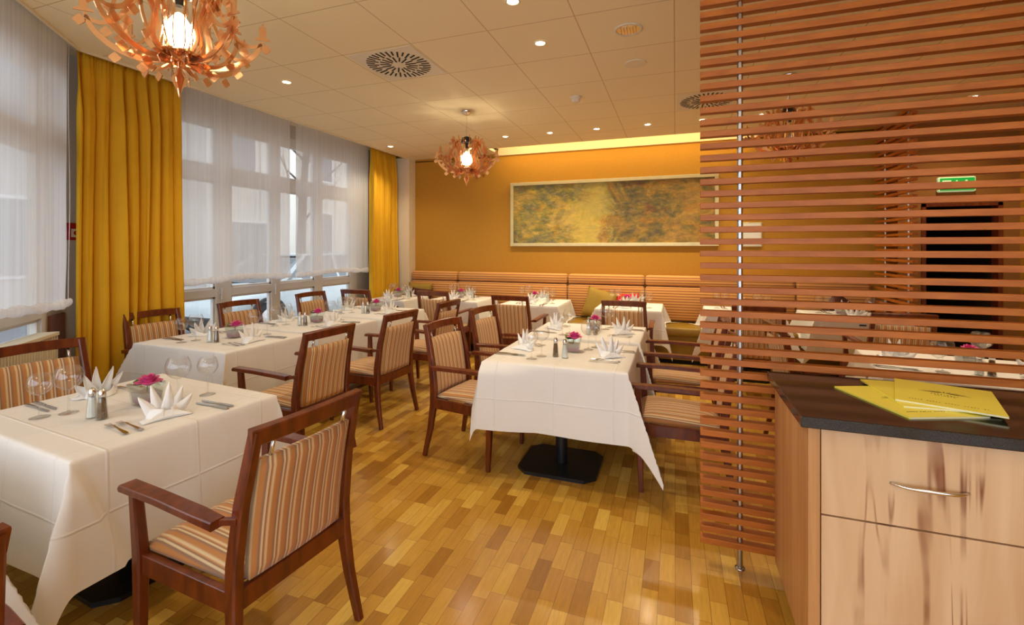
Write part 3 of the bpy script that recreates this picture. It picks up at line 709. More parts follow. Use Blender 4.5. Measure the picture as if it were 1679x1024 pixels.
def car(name, loc, rotz, mat, label):
    """length along local y, nose at -y"""
    r = empty(name, label, 'car', loc, rotz, 'parked cars outside the windows')
    def prof_grid(sections, m, nm, parent, smooth=True):
        bm = bmesh.new(); rings = [[bm.verts.new(v) for v in s] for s in sections]
        for a, b in zip(rings, rings[1:]):
            for i in range(len(a) - 1): bm.faces.new((a[i], a[i + 1], b[i + 1], b[i]))
        bm.faces.new(rings[0][::-1]); bm.faces.new(rings[-1])
        return build(nm, bm, m, parent, smooth)
    secs = []
    for y, hw, zt, zb in ((-2.15, .55, .52, .30), (-2.08, .74, .64, .22), (-1.8, .84, .74, .20), (-1.2, .88, .86, .20), (-.9, .88, .93, .2), (0, .89, .95, .2), (1.2, .88, .96, .2), (1.8, .84, .93, .2), (2.1, .76, .86, .24), (2.16, .6, .70, .32)):
        secs.append([(-hw * .96, y, zb), (-hw, y, zb + .12), (-hw * 1.0, y, zt - .18), (-hw * .94, y, zt - .04), (-hw * .6, y, zt + .0), (0, y, zt + .02), (hw * .6, y, zt), (hw * .94, y, zt - .04), (hw, y, zt - .18), (hw, y, zb + .12), (hw * .96, y, zb)])
    prof_grid(secs, mat, 'body', r)
    g = []
    for y, hw, z in ((-1.02, .70, .93), (-.28, .62, 1.38), (.1, .61, 1.44), (.9, .61, 1.44), (1.45, .62, 1.34), (1.95, .70, .95)):
        g.append([(-.80, y, .92), (-hw - .03, y, z - .04), (-hw * .8, y, z), (hw * .8, y, z), (hw + .03, y, z - .04), (.80, y, .92)])
    prof_grid(g, 'car_glass', 'greenhouse', r, False)
    bm = bmesh.new(); box(bm, -.60, .60, -.25, 1.45, 1.405, 1.455, .02)
    for s in (-1, 1):
        for y in (-.98, .55, 1.9):
            t = {-.98: -.28, .55: .5, 1.9: 1.42}[y]
            sweep(bm, [(s * .79, y, .92), (s * .645, t, 1.42)], rect(.03, .07), up=Vector((1, 0, 0)))
    build('roof', bm, mat, r)
    for s in (-1, 1):
        for y in (-1.35, 1.32):
            bm = bmesh.new(); lathe(bm, [(.12, -.1), (.28, -.1), (.32, -.06), (.32, .06), (.28, .1), (.12, .1)], 28, capt=True)
            bmesh.ops.rotate(bm, verts=bm.verts[:], matrix=Matrix.Rotation(PI / 2, 3, 'Y')); bmesh.ops.translate(bm, verts=bm.verts[:], vec=(s * .80, y, .32))
            wh = build('wheel', bm, 'rubber', r, True)
            bm = bmesh.new(); lathe(bm, [(.03, 0), (.2, .0), (.2, .02), (.03, .03)], 24, capt=True)
            bmesh.ops.rotate(bm, verts=bm.verts[:], matrix=Matrix.Rotation(PI / 2 * s, 3, 'Y')); bmesh.ops.translate(bm, verts=bm.verts[:], vec=(s * .895, y, .32))
            build('hubcap', bm, 'steel', wh)
            bm = bmesh.new(); pts = [(s * .90, y + .37 * math.cos(a), .32 + .37 * math.sin(a)) for a in [PI * k / 12 for k in range(13)]]
            sweep(bm, pts, rect(.05, .06), up=Vector((1, 0, 0))); build('wheel_arch', bm, 'rubber', r)
    bm = bmesh.new(); box(bm, -.80, .80, -2.2, -1.95, .24, .44, .03); box(bm, -.80, .80, 2.0, 2.2, .26, .46, .03); build('bumper', bm, 'rubber', r)
    bm = bmesh.new()
    for s in (-1, 1): box(bm, s * .98 - .08, s * .98 + .08, -.86, -.74, .90, 1.02, .02)
    build('wing_mirror', bm, mat, r)
    return r
car('parked_car', (-7.6, 7.55, -.06), 0, 'car_white', 'white car with black bumper parked just outside the long window')
car('parked_car', (-10.9, 12.2, -.06), 0, 'car_grey', 'silver car parked across the street beyond the white car')
car('parked_car', (-7.7, 12.6, -.06), 0, 'car_white', 'white car parked beyond the far end of the windows')

# ------------------------------------------------------------------ bench, cushions, painting, signs
r = empty('banquette_bench', 'long banquette with horizontally striped backrest along the orange back wall', 'bench', (0, 6.4, 0))
XS = [-4.26, -3.39, -1.54, -.41, 1.48, 2.30]
def soft(bm, x0, x1, y0, y1, z0, z1, rr=.03):
    box(bm, x0, x1, y0, y1, z0, z1, rr)
for a, b in zip(XS, XS[1:]):
    bm = bmesh.new(); soft(bm, a + .004, b - .004, .45, .61, .495, .965, .03); build('backrest_panel', bm, 'bench_cloth', r, True)
    bm = bmesh.new(); soft(bm, a + .004, b - .004, .47, .61, .975, 1.125, .04); build('backrest_roll', bm, 'bench_cloth', r, True)
bm = bmesh.new(); box(bm, XS[0], XS[-1], -.03, .47, .36, .48, .03); build('seat', bm, 'olive', r, True)
bm = bmesh.new(); box(bm, XS[0], XS[-1], .0, .6, .06, .36); build('seat_base', bm, 'olive', r)
bm = bmesh.new(); box(bm, XS[0], XS[-1], .05, .6, 0, .06); build('plinth', bm, 'dark', r)
def cushion(name, w, h, t, mat, loc, rot, label):
    bm = bmesh.new(); n = 14; lay = []
    for s in (1, -1):
        g = []
        for i in range(n + 1):
            row = []
            for j in range(n + 1):
                u, v = i / n * 2 - 1, j / n * 2 - 1
                k = ((1 - u ** 4) * (1 - v ** 4)) ** .6
                pin = 1 - .08 * (1 - abs(u) ** 2 * 1) * abs(v) ** 6; pin2 = 1 - .08 * (1 - abs(v) ** 2) * abs(u) ** 6
                row.append(bm.verts.new((u * w / 2 * pin2, s * (t / 2 * k + .003), v * h / 2 * pin)))
            g.append(row)
        for i in range(n):
            for j in range(n): bm.faces.new((g[i][j], g[i + 1][j], g[i + 1][j + 1], g[i][j + 1]))
        lay.append(g)
    bmesh.ops.remove_doubles(bm, verts=bm.verts[:], dist=.0065)
    o = build(name, bm, mat, smooth=True); o.location = loc; o.rotation_euler = rot
    return tagp(o, label, 'cushion', 'cushions on the bench')
R = math.radians
cushion('cushion', .46, .44, .14, 'olive_cloth', (-1.03, 6.68, .71), (R(-14), R(12), R(-14)), 'large olive green cushion leaning on the striped bench, left of the red cushion')
cushion('cushion', .42, .40, .13, 'red_cloth', (-.68, 6.70, .685), (R(-20), R(0), R(4)), 'red cushion on the bench right of the large olive one')
cushion('cushion', .42, .42, .12, 'olive_cloth', (-4.02, 6.76, .73), (R(-8), 0, R(10)), 'olive cushion at the left end of the bench behind the dark brown one')
cushion('cushion', .42, .36, .14, 'brown_cloth', (-3.93, 6.60, .69), (R(-24), R(3), R(-8)), 'dark brown cushion at the left end of the bench')
cushion('cushion', .40, .40, .14, 'brown_cloth', (1.92, 6.72, .72), (R(-14), R(40), R(6)), 'dark cushion on the right end of the bench seen between the slats')

r = empty('wall_painting', 'long framed green and yellow mottled landscape painting on the orange wall', 'painting', (-.96, 7.0, 2.05))
px0, px1, pz0, pz1 = -1.53, 1.53, -.505, .505
bm = bmesh.new(); box(bm, px0 + .03, px1 - .03, -.02, .015, pz0 + .03, pz1 - .03); build('canvas', bm, 'canvas', r)
bm = bmesh.new(); fw = .05
box(bm, px0, px1, -.045, .018, pz1 - fw, pz1, .003); box(bm, px0, px1, -.045, .018, pz0, pz0 + fw, .003)
box(bm, px0, px0 + fw, -.044, .018, pz0 + fw, pz1 - fw, .003); box(bm, px1 - fw, px1, -.044, .018, pz0 + fw, pz1 - fw, .003)
build('picture_frame', bm, 'gold_frame', r)
r = empty('wall_notice', 'small pale framed notice on the orange wall right of the painting', 'notice', (.985, 7.0, 1.70))
bm = bmesh.new(); box(bm, -.12, .12, -.012, .01, -.165, .165, .003); build('notice_frame', bm, 'gold_frame', r)
bm = bmesh.new(); box(bm, -.105, .105, -.016, -.011, -.15, .15); build('sheet', bm, 'white_paper', r)
bm = bmesh.new(); box(bm, .06, .075, -.018, -.0155, .10, .115); build('mark', bm, 'ink', r)
r = empty('exit_sign', 'green lit exit sign with running figure above the dark doorway', 'sign', (2.985, 6.585, 2.235))
bm = bmesh.new(); box(bm, -.17, .17, -.035, .015, -.085, .085, .015); build('sign_housing', bm, 'sign_white', r)
bm = bmesh.new(); box(bm, -.155, .155, -.039, -.034, -.07, .07, 0); build('sign_panel', bm, 'green_sign', r)
bm = bmesh.new()
box(bm, -.135, -.055, -.042, -.038, -.04, .045); 
box(bm, -.012, .002, -.042, -.038, -.045, .045); poly_prism(bm, [(-.03, -.01), (.02, -.01), (-.005, -.05)], 'y', -.042, -.038)
sweep(bm, [(.075, -.04, .02), (.065, -.04, -.01)], rect(.004, .02), up=Vector((0, 1, 0)))
sweep(bm, [(.066, -.04, -.008), (.085, -.04, -.028), (.078, -.04, -.052)], rect(.004, .011), up=Vector((0, 1, 0)))
sweep(bm, [(.064, -.04, -.008), (.052, -.04, -.03), (.032, -.04, -.034)], rect(.004, .011), up=Vector((0, 1, 0)))
sweep(bm, [(.074, -.04, .018), (.095, -.04, .004), (.108, -.04, .012)], rect(.004, .009), up=Vector((0, 1, 0)))
sweep(bm, [(.072, -.04, .018), (.05, -.04, .012), (.042, -.04, -.006)], rect(.004, .009), up=Vector((0, 1, 0)))
lathe(bm, [(.001, -.002), (.011, -.002), (.011, .002), (.001, .002)], 14)
hv = [v for v in bm.verts if abs(v.co.x) < .0115 and abs(v.co.y) < .0115 and abs(v.co.z) < .0021]
bmesh.ops.rotate(bm, verts=hv, matrix=Matrix.Rotation(PI / 2, 3, 'X')); bmesh.ops.translate(bm, verts=hv, vec=(.08, -.04, .036))
build('pictogram', bm, 'sign_white', r)

# ------------------------------------------------------------------ slatted screens
def screen(name, L0, L1, z0, z1, poles, label, loc, rotz, sp=.0575):
    r = empty(name, label, 'screen', loc, rotz, 'slatted wooden room dividers')
    bm = bmesh.new(); z = z0; k = 0
    while z < z1:
        box(bm, L0, L1, -.015, .029, z, z + .0285, .002); z += sp; k += 1
    build('slat_panel', bm, 'slat', r)
    for p in poles:
        bm = bmesh.new(); lathe(bm, [(.0125, .0), (.0125, ZC - .001)], 18, (p, .007), False)
        lathe(bm, [(.022, 0), (.022, .004), (.013, .006)], 18, (p, .007), False)
        build('pole', bm, 'steel', r, True)
    return r
screen('slatted_screen', .115, 2.25, .098, 3.02, (.29, 2.05), 'large horizontal slatted wood screen on a steel pole behind the counter', (0, 2.42, 0), 0)
screen('slatted_screen', -.5, .48, .098, 3.0, (-.36, .22), 'narrow slatted wood screen at the right end of the bench near the doorway', (2.36, 6.42, 0), PI / 2)

# ------------------------------------------------------------------ counter
r = empty('counter_cabinet', 'pale wood counter cabinet with drawer in the right foreground', 'cabinet', (0, 0, 0))
CX0, CX1, CY0, CY1, CT = .43, 2.2, 1.83, 2.39, .915
bm = bmesh.new(); box(bm, CX0, CX0 + .035, CY0 + .0, CY1, .09, CT, .001); build('side_panel', bm, 'counter_side', r)
bm = bmesh.new(); box(bm, CX0 + .035, CX1, CY0 + .03, CY1, .09, CT); build('carcass', bm, 'counter_side', r)
bm = bmesh.new(); box(bm, CX0 + .03, CX1 - .03, CY0 + .06, CY1 - .02, 0, .09); build('plinth', bm, 'black_metal', r)
for a, b in ((CX0 + .040, 1.06), (1.066, 1.63), (1.636, CX1)):
    bm = bmesh.new(); box(bm, a, b, CY0 + .006, CY0 + .028, .614, CT - .006, .0015); d = build('drawer', bm, 'counter_front', r)
    bm = bmesh.new(); m = (a + b) / 2; pts = []
    for i in range(17):
        t = i / 16 * 2 - 1
        pts.append((m + t * .10, CY0 + .006 - .028 * (1 - t ** 4) , .752 - .0 * t))
    sweep(bm, pts, [[(q[0] * (1.25 - .35 * abs(i / 16 * 2 - 1)), q[1]) for q in circ(.0055, 10)] for i in range(17)], up=Vector((0, 0, 1)))
    build('handle', bm, 'chrome', d, True)
    bm = bmesh.new(); box(bm, a, b, CY0 + .006, CY0 + .028, .10, .608, .0015); build('door', bm, 'counter_front', r)
bm = bmesh.new(); box(bm, .40, 2.24, 1.79, 2.40, CT, .953, .004)
tagp(build('counter_worktop', bm, 'granite'), 'dark polished granite worktop with rounded edge carrying the yellow menus', 'worktop')
# menus
def menu(cx, cy, w, d, rz, z, thick, label):
    r = empty('menu_booklet', label, 'menu', (cx, cy, z), rz, 'yellow menus on the worktop')
    bm = bmesh.new(); box(bm, -w / 2 + .001, w / 2 - .001, -d / 2 + .001, d / 2 - .001, .0008, thick - .0008); build('pages', bm, 'white_paper', r)
    bm = bmesh.new(); box(bm, -w / 2, w / 2, -d / 2, d / 2, thick - .0008, thick); box(bm, -w / 2, w / 2, -d / 2, d / 2, 0, .0008); box(bm, -w / 2 - .0008, -w / 2, -d / 2, d / 2, 0, thick)
    build('cover', bm, 'yellow_paper', r)
    bm = bmesh.new(); rn = random.Random(5)   # palm-like emblem and two fine lines of lettering
    for k in range(9):
        a = PI * (.08 + .84 * k / 8); c0 = Vector((0, .02, thick + .0003)); ln = .055 + .02 * abs(math.cos(a))
        p = [c0 + Vector((math.cos(a) * ln * t, math.sin(a) * ln * .55 * t - .010 * t * t * abs(math.cos(a)), 0)) for t in (0.2, .45, .7, 1)]
        sweep(bm, p, [rect(.0004, .0008), rect(.0004, .0045), rect(.0004, .0036), rect(.0004, .0006)], up=Vector((0, 0, 1)))
    for row, (yy, n, hw, hh) in enumerate(((-.006, 9, .040, .009), (-.022, 7, .030, .006), (-d * .36, 26, .105, .005))):
        for k in range(n):
            if row == 2 and k % 6 == 5: continue
            xx = -hw + 2 * hw * (k + .5) / n; s = hw / n * .55
            h = hh * (1 if rn.random() > .3 else .7)
            for q in ((xx - s, xx - s + .0012, yy, yy + h), (xx - s, xx + s, yy + h * .5 * rn.choice((0, 1, 2)), yy + h * .5 * 1 + .0006)):
                lo, hi = min(q[2], q[3]), max(q[2], q[3]) + .0008
                box(bm, q[0], q[1], lo, hi, thick, thick + .0005)
    build('cover_print', bm, 'ink', r)
menu(.80, 2.09, .275, .345, R(21), .953, .006, 'yellow menu booklet at the bottom of the fan, leftmost on the worktop')
menu(.885, 2.165, .275, .345, R(3), .9595, .006, 'yellow menu booklet in the middle of the fan of three')
menu(.945, 2.155, .285, .345, R(-20), .966, .006, 'top yellow menu booklet with brown emblem, rightmost on the worktop')

# ------------------------------------------------------------------ chair
def mk_chair():
    r = empty('dining_armchair', 'chair', 'chair')
    for s in (-1, 1):
        bm = bmesh.new()
        pts = [(s * .255, -.300, 0), (s * .242, -.258, .20), (s * .232, -.236, .38), (s * .230, -.236, .50), (s * .224, -.262, .70), (s * .214, -.318, .943)]
        sweep(bm, pts, [rect(.028, .030), rect(.034, .040), rect(.038, .050), rect(.038, .050), rect(.036, .044), rect(.034, .038)], up=Vector((1, 0, 0)))
        build('leg', bm, 'cherry', r)
        bm = bmesh.new()
        pts = [(s * .258, .240, 0), (s * .254, .246, .22), (s * .252, .250, .42), (s * .262, .262, .648)]
        sweep(bm, pts, [rect(.028, .028), rect(.036, .038), rect(.040, .046), rect(.034, .036)], up=Vector((1, 0, 0)))
        build('leg', bm, 'cherry', r)
        bm = bmesh.new()
        pts = [(s * .268, .315, .652), (s * .268, .30, .660), (s * .270, .10, .662), (s * .272, -.12, .658), (s * .272, -.215, .652)]
        sweep(bm, pts, [rect(.050, .012, .1), rect(.058, .026, .12), rect(.054, .026, .12), rect(.056, .026, .12), rect(.048, .030, .12)], up=Vector((1, 0, 0)))
        sweep(bm, [(s * .262, -.205, .652), (s * .238, -.262, .655)], rect(.022, .018), up=Vector((0, 0, 1)))
        build('armrest', bm, 'cherry', r)
    bm = bmesh.new(); n = 10; pts = [(-.232 + .464 * i / n, -.312 - .028 * (1 - (i / n * 2 - 1) ** 2), .922 + .006 * (1 - (i / n * 2 - 1) ** 2)) for i in range(n + 1)]
    sweep(bm, pts, rect(.058, .032, .12), up=Vector((0, -.2, 1))); build('top_rail', bm, 'cherry', r)
    bm = bmesh.new()
    box(bm, -.222, .222, -.258, -.230, .355, .425, .003); box(bm, -.236, .236, .236, .262, .355, .425, .003)
    for s in (-1, 1):
        sweep(bm, [(s * .236, -.235, .388), (s * .248, .25, .388)], rect(.070, .026, .08), up=Vector((0, 0, 1)))
    build('seat_frame', bm, 'cherry', r)
    bm = bmesh.new(); g = []; nx, ny = 12, 12     # seat cushion
    for j in range(ny + 1):
        v = j / ny; y = -.226 + .496 * v; hw = .214 + .022 * v; row = []
        for i in range(nx + 1):
            u = i / nx * 2 - 1; e = max(abs(u) ** 8, abs(2 * v - 1) ** 8)
            z = .462 + .016 * (1 - u * u) * (1 - (2 * v - 1) ** 2) - .026 * e + .012 * v - .012 * max(0, v - .85) / .15
            row.append(bm.verts.new((u * hw, y, z)))
        g.append(row)
    for j in range(ny):
        for i in range(nx): bm.faces.new((g[j][i], g[j][i + 1], g[j + 1][i + 1], g[j + 1][i]))
    ring = g[0] + [g[j][-1] for j in range(1, ny + 1)] + g[-1][::-1][1:] + [g[j][0] for j in range(ny - 1, 0, -1)]
    low = [bm.verts.new((v.co.x * .99, v.co.y * .99, .424)) for v in ring]; k = len(ring)
    for i in range(k): bm.faces.new((ring[i], ring[(i + 1) % k], low[(i + 1) % k], low[i]))
    bm.faces.new(low); build('seat', bm, 'chair_cloth', r, True)
    bm = bmesh.new(); g = []; nz = 12             # backrest panel
    for sgn in (1, -1):
        lay = []
        for j in range(nz + 1):
            t = j / nz; z = .435 + .405 * t; yc = -.238 - .055 * t ** 1.6 - .004; row = []
            for i in range(nx + 1):
                u = i / nx * 2 - 1; hw = .192
                e = max(abs(u) ** 10, abs(2 * t - 1) ** 14)
                cur = -.022 * (1 - u * u) * (.4 + .6 * t)
                row.append(bm.verts.new((u * hw, yc + cur + sgn * (.024 - .012 * e), z + .004 * (1 - u * u) * t)))
            lay.append(row)
        g.append(lay)
    A, B = g
    for lay in g:
        for j in range(nz):
            for i in range(nx): bm.faces.new((lay[j][i], lay[j][i + 1], lay[j + 1][i + 1], lay[j + 1][i]))
    def rg(lay): return lay[0] + [lay[j][-1] for j in range(1, nz + 1)] + lay[-1][::-1][1:] + [lay[j][0] for j in range(nz - 1, 0, -1)]
    a, b = rg(A), rg(B)
    for i in range(len(a)): bm.faces.new((a[i], a[(i + 1) % len(a)], b[(i + 1) % len(a)], b[i]))
    build('backrest', bm, 'chair_cloth', r, True)
    for s in (-1, 1):
        bm = bmesh.new(); sweep(bm, [(s * .155, -.302, .825), (s * .155, -.325, .90)], circ(.0065, 10)); build('pin', bm, 'chrome', r, True)
    return Proto(r)
chair = mk_chair()
# facing: rotz 0 faces +Y, -90deg faces +X, +90deg faces -X
G_W, G_A, G_C, G_B = 'armchairs on the window side', 'armchairs on the aisle side of the window tables', 'armchairs at the centre tables', 'armchairs facing the bench'
CHAIRS = [
    (-1.545, 1.35, R(90 - 5.5), 'large striped armchair in the left foreground seen from behind, at the nearest left table', G_A),
    (-3.26, 1.60, R(-90 - 6), 'striped armchair at the left picture edge in front of the radiator', G_W),
    (-4.13, 2.83, R(-90 - 2), 'striped armchair in front of the near yellow curtain', G_W),
    (-4.08, 3.66, R(-90 - 3), 'striped window armchair right of the near yellow curtain, in front of the car wheel', G_W),
    (-4.07, 4.68, R(-90 - 3), 'third striped armchair along the window, at the fourth table', G_W),
    (-2.63, 2.69, R(90 - 4), 'striped aisle armchair at the second window table', G_A),
    (-2.60, 3.55, R(90 - 4), 'striped aisle armchair at the third window table', G_A),
    (-2.60, 4.45, R(90 - 2), 'striped aisle armchair at the fourth window table', G_A),
    (-4.10, 5.52, R(0), 'striped armchair seen from behind at the small table by the far curtain', G_B),
    (-1.40, 3.19, R(-90 - 8), 'striped armchair on the left side of the nearest centre table', G_C),
    (-1.42, 4.03, R(-90 - 7), 'striped armchair on the left side of the second centre table', G_C),
    (0.04, 3.24, R(90), 'striped armchair on the right of the nearest centre table, beside the slatted screen', G_C),
    (0.06, 4.16, R(90), 'striped armchair on the right of the second centre table', G_C),
    (-2.98, 5.66, R(-2), 'striped armchair seen from behind at the leftmost full bench table', G_B),
    (-1.84, 5.46, R(-1), 'striped armchair seen from behind at the bench table left of the olive cushion', G_B),
    (-.52, 5.37, R(0), 'striped armchair seen from behind at the bench table in front of the red cushion', G_B),
    (.76, 5.33, R(0), 'striped armchair seen through the slats just right of the steel pole', G_B),
    (1.86, 5.20, R(0), 'striped armchair seen through the slats left of the dark doorway', G_B),
    (1.02, 4.02, R(-90 + 6), 'striped armchair on the left side of the table behind the counter', G_C),
    (-1.64, .35, R(90 - 6), 'armchair cut off by the lower left picture corner', G_A),
]
for x, y, rz, lab, grp in CHAIRS: chair.put((x, y, 0), rz, lab, grp)

# ------------------------------------------------------------------ tables and cloths
def mk_table(w=.78, d=.70):
    r = empty('dining_table', 't', 'table')
    bm = bmesh.new(); box(bm, -w / 2, w / 2, -d / 2, d / 2, .715, .742, .004); build('table_top', bm, 'cherry', r)
    bm = bmesh.new(); lathe(bm, [(.042, .02), (.042, .700)], 24); box(bm, -.2, .2, -.03, .03, .700, .715); box(bm, -.03, .03, -.2, .2, .698, .712)
    o = build('column', bm, 'black_metal', r)
    for p in o.data.polygons: p.use_smooth = False
    bm = bmesh.new(); a, b, c = .27, .23, .07
    poly_prism(bm, [(-a + c, -b), (a - c, -b), (a, -b + c), (a, b - c), (a - c, b), (-a + c, b), (-a, b - c), (-a, -b + c)], 'z', 0, .022)
    build('base_plate', bm, 'black_metal', r)
    return Proto(r)
table = mk_table()
def cloth(w, d, drop, seed, ztop=.752, tw=None, fl=None, drops=None, seat=None, bulge=0, pleat=0, core_step=.05):
    """drops = hang on the -x, +x, -y, +y side; seat = (local y, height) where the cloth lands on a bench"""
    dr = drops or (drop,) * 4
    rn = random.Random(seed); bm = bmesh.new(); st = .0225
    tws = tw or [rn.uniform(-.22, .22) for _ in range(4)]
    flr = fl or [rn.uniform(.33, .45) for _ in range(4)]; waves = [rn.uniform(0, 6) for _ in range(4)]
    def axis(h, dn, dp):
        n = int(h / core_step); core = [-h + 2 * h * i / (2 * n) for i in range(2 * n + 1)]
        def out(q):
            m = int(q / st); return [h + .006, h + .014] + [h + .02 + (q - .02) * i / m for i in range(1, m + 1)]
        return [-v for v in out(dn)[::-1]] + core + out(dp)
    U, V = axis(w / 2, dr[0], dr[1]), axis(d / 2, dr[2], dr[3])
    def fold(c, h): return .0022 * max(0, 1 - abs(c) / .012) + .0018 * max(0, 1 - abs(abs(c) - h * .72) / .012)
    def pos(u, v):
        a = abs(u) - w / 2; b = abs(v) - d / 2; su = 1 if u > 0 else -1; sv = 1 if v > 0 else -1
        rd = .012
        cr = fold(u, w / 2) + fold(v, d / 2)
        if a <= 0 and b <= 0: return (u, v, ztop + cr * .8)
        if a > 0 and b > 0:
            q = (0 if su > 0 else 1) + (0 if sv > 0 else 2)
            r_ = math.hypot(a, b); th = math.atan2(b, a); tc = PI / 4 + tws[q]
            f = (th / tc) if th < tc else ((PI / 2 - th) / (PI / 2 - tc))
            e = flr[q] * r_ * (f ** .85) * min(1, r_ / .06)
            base = .05 * r_ + .006 * math.sin(waves[q]) * r_
            ox, oy = base * math.cos(th), base * math.sin(th)
            dx, dy = math.cos(tc), math.sin(tc)
            zz = math.sqrt(max(0, r_ * r_ - e * e)); zz = max(0, zz - rd * .3)
            if pleat and su > 0 and sv < 0: ox += pleat * min(1, r_ / .12) * math.cos(th) ** .5
            bg_ = bulge * min(1, r_ / .07) * math.sin(th) ** 2 if (su < 0 and sv < 0) else 0
            return (su * (w / 2 + ox + e * dx + rd * .6), sv * (d / 2 + oy + e * dy + rd * .6 + bg_), ztop - zz)
        if a > 0:
            sgn = 0 if su > 0 else 1; t = a
            o = rd * min(1, t / rd) * .6 + .05 * t + .012 * t / drop * math.sin(v * 9 + waves[sgn]) * math.cos(v * PI / d) + cr * .8
            pl = 0
            if pleat and su > 0:
                q_ = (v + d / 2) - .34 * t; k_ = min(1, max(0, .5 - q_ / .03)); pl = pleat * min(1, t / .12) * k_
            return (su * (w / 2 + o + pl), v, ztop - t + rd * .3 * min(1, t / rd))
        sgn = 2 if sv > 0 else 3; t = b
        bg_ = bulge * min(1, t / .07) * max(0, 1 - max(0, (u + w / 2) / .36)) ** .7 if sv < 0 else 0
        o = rd * min(1, t / rd) * .6 + .05 * t + .012 * t / drop * math.sin(u * 8 + waves[sgn]) * math.cos(u * PI / w) + cr * .8
        return (u, sv * (d / 2 + o + bg_), ztop - t + rd * .3 * min(1, t / rd))
    def land(p):
        if seat and p[1] > seat[0] and p[2] < seat[1]: return (p[0] * (1 + .25 * (seat[1] - p[2])), p[1], seat[1] + .004 * math.sin(p[0] * 30) + .004)
        return p
    g = [[bm.verts.new(land(pos(u, v))) for v in V] for u in U]
    for i in range(len(U) - 1):
        for j in range(len(V) - 1): bm.faces.new((g[i][j], g[i + 1][j], g[i + 1][j + 1], g[i][j + 1]))
    return bm

# ---- small table ware prototypes
def mk_glass(h, rb, stem, label):
    r = empty('wine_glass', label, 'wine glass')
    bm = bmesh.new(); prof = [(.001, stem), (.010, stem + .003)]
    bh = h - stem
    for i in range(1, 13):
        t = i / 12; prof.append((rb * math.sin(min(PI * .5 + .75, (t ** .8) * (PI * .5 + .75))) if t > 0 else .01, stem + .003 + bh * (1 - math.cos(t * PI * .5)) * .35 + bh * t * .65 - .003))
    prof[2:] = [(max(.012, a), b) for a, b in prof[2:]]
    lathe(bm, prof, 28, capb=False); build('bowl', bm, 'glass', r, True)
    bm = bmesh.new(); lathe(bm, [(.0055, .008), (.0038, .03), (.0038, stem - .012), (.007, stem)], 12); build('stem', bm, 'glass', r, True)
    bm = bmesh.new(); lathe(bm, [(.036, 0), (.037, .0015), (.02, .005), (.006, .010)], 28, capt=True); build('foot', bm, 'glass', r, True)
    return Proto(r)
glassL = mk_glass(.215, .056, .105, 'g'); glassS = mk_glass(.195, .047, .098, 'g')
def mk_shaker(fill):
    r = empty('shaker', 's', 'shaker')
    bm = bmesh.new(); lathe(bm, [(.023, 0), (.0235, .004), (.0195, .05), (.015, .095), (.0135, .102)], 10); build('glass_body', bm, 'vase_glass', r)
    bm = bmesh.new(); lathe(bm, [(.0195, .005), (.0165, .05), (.0125, .092)], 10, capt=True); build('contents', bm, fill, r)
    bm = bmesh.new(); lathe(bm, [(.0145, .098), (.0150, .110), (.0135, .122), (.009, .131), (.003, .135)], 14, capt=True); build('cap', bm, 'chrome', r, True)
    return Proto(r)
salt = mk_shaker('salt'); pepper = mk_shaker('pepper')
salt.o.name = 'salt_shaker'; pepper.o.name = 'pepper_shaker'; salt.o['category'] = 'salt shaker'; pepper.o['category'] = 'pepper shaker'
def mk_vase():
    r = empty('glass_vase', 'v', 'vase'); bm = bmesh.new()
    def ring(h, z): return [bm.verts.new(p) for p in ((-h, -h, z), (h, -h, z), (h, h, z), (-h, h, z))]
    R_ = [ring(.044, 0), ring(.058, .105), ring(.054, .105), ring(.041, .010)]
    for a, b in zip(R_, R_[1:]):
        for i in range(4): bm.faces.new((a[i], a[(i + 1) % 4], b[(i + 1) % 4], b[i]))
    bm.faces.new(R_[0][::-1]); bm.faces.new(R_[3]); build('vase_body', bm, 'vase_glass', r)
    bm = bmesh.new()
    A = [bm.verts.new(p) for p in ((-.040, -.040, .011), (.040, -.040, .011), (.040, .040, .011), (-.040, .040, .011))]
    B = [bm.verts.new(p) for p in ((-.047, -.047, .062), (.047, -.047, .066), (.047, .047, .060), (-.047, .047, .064))]
    for i in range(4): bm.faces.new((A[i], A[(i + 1) % 4], B[(i + 1) % 4], B[i]))
    bm.faces.new(A[::-1]); bm.faces.new(B); o = build('granules', bm, 'beads', r); o['kind'] = 'stuff'
    return Proto(r)
vase = mk_vase()
